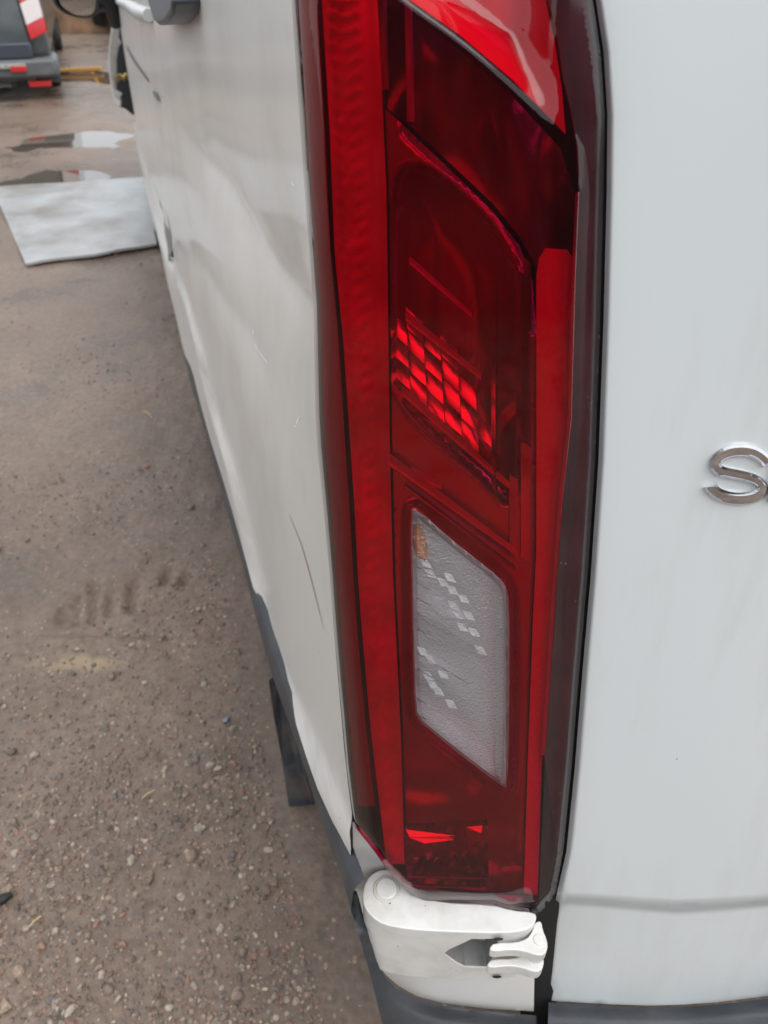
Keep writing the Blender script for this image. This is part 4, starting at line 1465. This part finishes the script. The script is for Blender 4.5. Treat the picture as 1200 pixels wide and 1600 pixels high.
# side door handle
hp = Vector(on_side(252, 10)); hs_, hz = (hp.y - .4) / ES.y, hp.z
print('handle s,z', hs_, hz)
hc = [(hs_ + .12, hz + .03), (hs_ + .06, hz + .04), (hs_, hz + .03), (hs_ - .07, hz - .005)]
V = []
Hpx = [(226, -30), (262, -30), (268, 4), (266, 22), (256, 38), (246, 40), (240, 34), (232, 10)]
o_hole = []
hd = empty('door_handle', van)
V = [on_side(x, y, side_d(*side_sz(x, y)) + .028) for x, y in Hpx]
V2 = [Vector(v) + Vector((.045, .02, 0)) for v in V]
n = len(V)
bevel(mesh_obj('handle_grip', V + V2, [tuple(range(n)), tuple(range(2 * n - 1, n - 1, -1))] + [(i, n + i, n + (i + 1) % n, (i + 1) % n) for i in range(n)],
               mat('dark_blue_grey_plastic', (.045, .055, .07), .4), hd, autosharp=35), .006, 3)
tube('handle_rail', [on_side(182, 2, .012), on_side(200, 8, .014), on_side(218, 20, .014), on_side(232, 24, .016)], [.012, .016, .018, .012], mat('grey_handle_rail', (.5, .5, .49), .35), hd, seg=12)

# wing mirror on its arm
mir = empty('wing_mirror', van)
MY = 4.55
mo = smooth_poly([(76, -34), (82, 2), (90, 14), (108, 25), (132, 29), (148, 26), (155, 12), (156, -34)], 2)
V = [Vector(on_Y(x, y, MY)) for x, y in mo]; n = len(V)
cen = sum(V, Vector()) / n
back = [cen + (v - cen) * .8 + Vector((.02, .14, 0)) for v in V]
mesh_obj('mirror_shell', V + back, [tuple(range(2 * n - 1, n - 1, -1))] + [(i, n + i, n + (i + 1) % n, (i + 1) % n) for i in range(n)], M_BLACK, mir, autosharp=45)
ins = [cen + (v - cen) * .97 for v in V]; ins2 = [cen + (v - cen) * .86 + Vector((0, .006, 0)) for v in V]
mesh_obj('mirror_rim', V + [cen + (v - cen) * .88 for v in V], [(i, (i + 1) % n, n + (i + 1) % n, n + i) for i in range(n)], M_BLACK, mir)
mesh_obj('mirror_glass', [v + Vector((0, .004 - .10 * (v.x - cen.x), 0)) for v in ins2], [tuple(range(n))[::-1]], mat('mirror_silver', (.8, .82, .84), .02, metal=1), mir, smooth=False)
tube('mirror_arm', [on_Y(152, -12, MY + .03), on_Y(170, -6, MY + .06), on_Y(176, 14, MY + .10), on_Y(181, 38, MY + .16)], [.05, .045, .04, .03], M_BLACK, mir, seg=12)

# broken front corner: bumper shell pulled off the wing
brk = empty('front_bumper', van, label='torn white front bumper corner hanging off the wing')
FY = 5.55
outer = [(176, 26), (173, 50), (170, 80), (170, 110), (174, 140), (180, 160), (187, 168)]
inner = [(186, 34), (184, 58), (188, 66), (184, 74), (181, 90), (181, 120), (181, 140), (190, 146), (187, 152), (189, 158), (188, 166)]
po = dens(outer, 6, False); pi_ = dens(inner, 6, False)
poly = po + pi_[::-1]
V_, T_ = cdt(poly, [], 5)
P_ = []
for x, y in V_:
    d = seg_dist(outer, x, y)
    P_.append(on_Y(x, y, FY + .25 * math.sqrt(max(0, d) / 20)))
n0 = (Vector(P_[T_[0][1]]) - Vector(P_[T_[0][0]])).cross(Vector(P_[T_[0][2]]) - Vector(P_[T_[0][0]]))
if n0.y > 0:
    T_ = [t[::-1] for t in T_]
o = mesh_obj('bumper_shell', P_, T_, M_PAINT, brk)
m = o.modifiers.new('thickness', 'SOLIDIFY'); m.thickness = .006
dk = [(177, 40), (192, 30), (204, 120), (208, 180), (196, 170), (186, 166), (180, 140), (178, 90)]
V = [Vector(on_Y(x, y, FY + .32)) for x, y in dk]; n = len(V)
mesh_obj('wheel_liner', V + [v + Vector((.1, .3, 0)) for v in V], [tuple(range(n)), tuple(range(2 * n - 1, n - 1, -1))] + [(i, n + i, n + (i + 1) % n, (i + 1) % n) for i in range(n)], M_BLACK, brk, smooth=False)
tube('lamp_bracket', [on_Y(183, 124, FY + .2), on_Y(188, 119, FY + .18), on_Y(193, 122, FY + .18), on_Y(198, 117, FY + .2)], .018, mat('brass_metal', (.45, .33, .12), .35, metal=.8), brk, seg=8)
# nose below the bonnet, so the body is closed in front
V = []
for z in (.3, .6, .95):
    for k in range(9):
        t = k / 8
        q = Vector(side_pt(5.5 + .25 * math.sin(t * math.pi), z, -.02)) + RIGHT * (WID * t)
        V.append((q.x, q.y, z))
mesh_obj('nose_panel', V, [(r * 9 + k, r * 9 + k + 1, (r + 1) * 9 + k + 1, (r + 1) * 9 + k) for r in range(2) for k in range(8)], M_BLACK, van)

# ------------------------------------------------------------------ board on the mud
M_BOARD = mat('pale_weathered_board', (.40, .41, .41), .34, noise_amt=.14, noise_scale=4, dirt=(.17, .13, .10), dirt_amt=.85, dirt_scale=2.6, dirt_lo=.42, dirt_hi=.72, bump=.002, bump_scale=6)
bz = .028
bd = [on_z(40, 412, bz), on_z(246, 380, bz), on_z(228, 273, bz), on_z(-14, 289, bz)]
V = []; NB = 24
for th in (0, -.014):
    for j in range(NB + 1):
        for i in range(NB + 1):
            u, v = i / NB, j / NB
            a = Vector(bd[0]).lerp(Vector(bd[1]), u); b = Vector(bd[3]).lerp(Vector(bd[2]), u)
            q = a.lerp(b, v)
            V.append((q.x, q.y, bz + th + .010 * noise.noise(Vector((u * 3, v * 3, 0))) - .012 * sstep(.75, 1, v)))
N1 = (NB + 1)
Fc = [(j * N1 + i, j * N1 + i + 1, (j + 1) * N1 + i + 1, (j + 1) * N1 + i) for j in range(NB) for i in range(NB)]
k0 = N1 * N1
Fc += [tuple(q + k0 for q in f[::-1]) for f in Fc]
ring = [(i, 0) for i in range(NB)] + [(NB, j) for j in range(NB)] + [(i, NB) for i in range(NB, 0, -1)] + [(0, j) for j in range(NB, 0, -1)]
for a, b in zip(ring, ring[1:] + ring[:1]):
    ia, ib = a[1] * N1 + a[0], b[1] * N1 + b[0]
    Fc.append((ia, ia + k0, ib + k0, ib))
mesh_obj('flat_board', V, Fc, M_BOARD, label='pale grey sheet of board lying flat in the mud beside the white van', category='board', autosharp=40)
p = on_z(246, 372, .03)
box('rubber_block', (p[0] + .02, p[1], .03), (.06, .2, .05), M_BLACK, rz=.3, bev=.01, label='small black rubber block against the right edge of the board', category='block')

# ------------------------------------------------------------------ far grey van
fv = empty('parked_van', label='dark grey van seen from behind, parked beyond the puddles', category='van')
base = Vector(on_z(103, 156, 0))
fv.location = base
FVR = math.radians(18)
fv.rotation_euler = (0, 0, FVR)
fv.scale = (1.05, 1.05, .74)
M_GREY = mat('dark_grey_metallic_paint', (.055, .065, .07), .3, metal=.3, coat=.6, dirt=(.2, .19, .17), dirt_amt=.4, dirt_scale=2)
M_GREYP = mat('grey_bumper_plastic', (.10, .11, .115), .5, dirt=(.22, .2, .18), dirt_amt=.5, dirt_scale=6)
M_LRED = mat('far_red_lens', (.55, .015, .02), .15, coat=.5)
M_LWHITE = mat('far_clear_lens', (.7, .62, .6), .2, coat=.5)
# local: +x right, +y forward (away), origin at the rear right corner on the ground; the rear face spans x in [-1.75, 0]


def fbox(name, x0, x1, y0, y1, z0, z1, m, bev=.03, parent=None, shear=0.0):
    V = []
    for z in (z0, z1):
        sh = shear * (z - .5)
        V += [(x0 + abs(sh) * .4, y0 + sh, z), (x1 - abs(sh) * .4, y0 + sh, z), (x1 - abs(sh) * .4, y1, z), (x0 + abs(sh) * .4, y1, z)]
    o = mesh_obj(name, V, [(3, 2, 1, 0), (4, 5, 6, 7), (0, 1, 5, 4), (1, 2, 6, 5), (2, 3, 7, 6), (3, 0, 4, 7)], m, parent or fv, autosharp=35)
    if bev:
        bevel(o, bev, 3)
    return o


fbox('body', -1.85, -.03, .07, 4.6, .42, 1.95, M_GREY, .16, shear=.10)
fbox('bumper', -1.9, 0, .0, .5, .27, .50, M_GREYP, .05)
fbox('rear_door', -1.72, -.20, .045, .15, .52, 1.75, M_GREY, .03, shear=.10)
fbox('door_lower_trim', -1.72, -.20, .02, .10, .50, .68, mat('blue_grey_trim', (.045, .055, .075), .4), .02)
fbox('bumper_step', -1.75, -.28, -.03, .2, .40, .455, mat('worn_step_plastic', (.3, .29, .27), .6, noise_amt=.4, noise_scale=30), .01)
fbox('reflector', -.42, -.28, -.034, .0, .36, .43, M_LRED, .008)
fl_ = fbox('fog_lamp', -.30, -.10, .05, .15, .16, .23, M_LRED, .008)
# tail lamp in three coloured lenses
tl = empty('tail_lamp', fv)
for z0, z1, m, nm in ((.70, .86, M_LRED, 'red_lens'), (.86, 1.10, M_LWHITE, 'clear_lens'), (1.10, 1.75, M_LRED, 'red_lens')):
    V = []
    for z, wv in ((z0, 0), (z1, 1)):
        y = .03 + .10 * (z - .5)
        xl = -.19 - .05 * (z - .7)
        xr = -.03 - .05 * (z - .7)
        tilt = .09
        V += [(xl, y, z), (xr, y + .01, z + tilt), (xr + .005, y + .12, z + tilt), (xl, y + .06, z)]
    o = mesh_obj(nm, V, [(3, 2, 1, 0), (4, 5, 6, 7), (0, 1, 5, 4), (1, 2, 6, 5), (2, 3, 7, 6), (3, 0, 4, 7)], m, tl, autosharp=30)
    bevel(o, .008, 2)
fw = wheel((-.14, .98, .31), R=.33, parent=fv); fw.rotation_euler = (0, 0, math.pi)
fw2 = wheel((-.14, 3.7, .31), R=.33, parent=fv); fw2.rotation_euler = (0, 0, math.pi)
fw3 = wheel((-1.70, .98, .31), R=.33, parent=fv)
fbox('mudflap', -.26, -.02, .55, .57, .10, .42, M_RUBBER, .005)
fbox('number_plate', -1.2, -.7, -.005, .03, .56, .66, mat('plain_plate', (.55, .5, .3), .4), .004)
fbox('door_badge', -.62, -.48, .03, .06, .80, .83, M_CHROME, .004)

# ------------------------------------------------------------------ yard clutter far behind
def heap(name, px, py, rx, ry, h, m, label, category):
    c = Vector(on_z(px, py, 0)); V = []; N = 22
    for j in range(N + 1):
        for i in range(N + 1):
            u, v = i / N * 2 - 1, j / N * 2 - 1
            r = math.hypot(u, v)
            z = h * max(0, 1 - r ** 1.6) * (1 + .35 * noise.noise(Vector((u * 3, v * 3, px)))) + .10 * noise.noise(Vector((u * 8, v * 8, 1))) * (r < .95) - .05
            V.append((u * rx, v * ry, z))
    n1 = N + 1
    o = mesh_obj(name, V, [(j * n1 + i, j * n1 + i + 1, (j + 1) * n1 + i + 1, (j + 1) * n1 + i) for j in range(N) for i in range(N)], m, label=label, category=category)
    o.location = c
    return o


heap('soil_heap', 128, 40, 1.5, 1.2, 1.1, mat('reddish_soil', (.16, .09, .05), .9, noise_amt=.5, noise_scale=5), 'reddish brown heap of soil behind the grey van', 'heap')
M_YEL = mat('faded_orange_yellow_paint', (.62, .33, .03), .45, dirt=(.3, .18, .06), dirt_amt=.6, dirt_scale=3)
bk = empty('loader_bucket', label='orange yellow loader bucket standing by the soil heap', category='bucket')
bk.location = on_z(96, 44, 0)
prof = [(0, 0), (.75, .05), (.8, .12), (.25, .2), (.08, .45), (.1, .85), (.05, .9), (-.08, .55), (-.1, .15)]
V = [(-.55, y, z) for y, z in prof] + [(.75, y, z) for y, z in prof]
n = len(prof)
mesh_obj('bucket_shell', V, [(i, (i + 1) % n, n + (i + 1) % n, n + i) for i in range(n)] + [tuple(range(n))[::-1], tuple(range(n, 2 * n))], M_YEL, bk, smooth=False)
for x in (-.3, .45):
    mesh_obj('bucket_ear', [(x, -.1, .3), (x, -.35, .55), (x, -.1, .8), (x + .05, -.1, .3), (x + .05, -.35, .55), (x + .05, -.1, .8)], [(0, 1, 2), (5, 4, 3), (0, 3, 4, 1), (1, 4, 5, 2), (2, 5, 3, 0)], M_YEL, bk, smooth=False)

fc = empty('parked_car', label='dark car far off beside the mirror of the white van', category='car')
fc.location = on_z(164, 46, 0)
fc.rotation_euler = (0, 0, math.radians(12))
prof = [(-.9, .3), (-.9, .75), (-.8, .95), (-.35, 1.38), (.9, 1.42), (1.6, 1.0), (2.6, .85), (2.7, .35)]
V = []
for x, k in ((-.15, 0), (.05, .0), (1.5, 0), (1.65, 0)):
    for y, z in prof:
        V.append((x, y, z))
n = len(prof)
V = [(0, y, z) for y, z in prof] + [(1.65, y, z) for y, z in prof]
o = mesh_obj('body', V, [(i, n + i, n + (i + 1) % n, (i + 1) % n) for i in range(n)] + [tuple(range(n)), tuple(range(n, 2 * n))[::-1]], mat('dark_blue_car_paint', (.03, .035, .05), .3, coat=.6), fc, autosharp=30)
bevel(o, .06, 3)
for y in (-.25, 1.9):
    q = wheel((-.02, y, .3), R=.3, wdt=.18, parent=fc); q.rotation_euler = (0, 0, 0)
box('tail_light', (.15, -.9, .75), (.22, .06, .14), M_LRED, fc, bev=.02)
box('number_plate', (.8, -.905, .6), (.5, .03, .12), mat('plain_yellow_plate', (.7, .5, .05), .4), fc, bev=.005)
box('rear_window', (.82, -.62, 1.15), (1.2, .02, .34), mat('dark_glass', (.02, .025, .03), .05, coat=1), fc, rot=(math.radians(-46), 0, 0))
p = on_z(125, 110, .01)
sp = mesh_obj('timber_offcut', [(-.5, -.06, 0), (.5, -.03, 0), (.52, .05, 0), (-.5, .03, 0), (-.5, -.06, .04), (.5, -.03, .05), (.52, .05, .05), (-.5, .03, .04)],
              [(3, 2, 1, 0), (4, 5, 6, 7), (0, 1, 5, 4), (1, 2, 6, 5), (2, 3, 7, 6), (3, 0, 4, 7)], mat('orange_timber', (.5, .25, .05), .6), smooth=False,
              label='orange yellow timber offcut at the edge of the far puddle', category='timber')
sp.scale = (.5, 1, .6); sp.location = p; sp.rotation_euler = (0, 0, .2)

# unseen steel fence, added so lens and paint have something dark to reflect
M_FENCE = mat('weathered_steel_sheet', (.07, .075, .07), .7, noise_amt=.4, noise_scale=1.5, dirt=(.14, .08, .05), dirt_amt=.6, dirt_scale=1)
V = []; N = 420
for i in range(N + 1):
    x = -28 + 56 * i / N
    y = -11 + .05 * math.sin(i * 1.6) + .6 * noise.noise(Vector((x * .12, 0, 5)))
    V += [(x, y, -.1), (x, y, 4.5 + .12 * noise.noise(Vector((x * .4, 2, 0))))]
fn = mesh_obj('added_dark_fence', V, [(2 * i, 2 * i + 1, 2 * i + 3, 2 * i + 2) for i in range(N)], M_FENCE, smooth=False, label='added dark steel fence behind the viewpoint for lens and paint to reflect', category='fence', kind='structure')
fn.modifiers.new('thickness', 'SOLIDIFY').thickness = .01

# ------------------------------------------------------------------ small litter on the near ground
p = on_z(8, 1408, 0)
tube('black_twig', [(p[0] - .03, p[1] - .016, ground_z(p[0], p[1]) + .008), (p[0], p[1], ground_z(p[0], p[1]) + .012), (p[0] + .012, p[1] + .01, ground_z(p[0], p[1]) + .010)], [.007, .010, .005], M_BLACK, seg=8,
     label='short black twig lying on the gravel at the left edge', category='twig')
p = on_z(352, 1126, 0)
bo = empty('hex_bolt', label='small steel bolt lying in the gravel beside the mudflap', category='bolt')
bo.location = (p[0], p[1], ground_z(p[0], p[1]) + .007)
ring = [(.007 * math.cos(i * math.pi / 3), .007 * math.sin(i * math.pi / 3)) for i in range(6)]
prism('bolt_head', ring, .003, -.003, mat('dull_blue_steel', (.2, .23, .27), .35, metal=.9), bo, bev=.0006)
tube('shank', [(0, 0, -.002), (.004, .012, -.004)], .0035, M_STEEL, bo, seg=8)
M_STRAW = mat('dry_straw', (.5, .38, .2), .6)
for k, (px, py, a, l) in enumerate(((232, 1240, .7, .03), (232, 648, -.9, .07), (55, 1440, .9, .025), (195, 392, .8, .12))):
    p = on_z(px, py, 0); z = ground_z(p[0], p[1]) + .006
    tube('straw', [(p[0] - l * .5 * math.cos(a), p[1] - l * .5 * math.sin(a), z), (p[0], p[1], z + .003), (p[0] + l * .5 * math.cos(a), p[1] + l * .5 * math.sin(a), z)], .0016 if k != 3 else .004, M_STRAW, seg=6,
         label=['pale straw stalk on the gravel left of the mudflap', 'pale straw stalk on the dirt nearer than the board', 'short straw stalk on the gravel at lower left', 'pale splinter in front of the board edge'][k], category='straw')
p = on_z(295, 934, 0)
heapv = []
cl = Vector((p[0], p[1], ground_z(p[0], p[1])))
print('done')
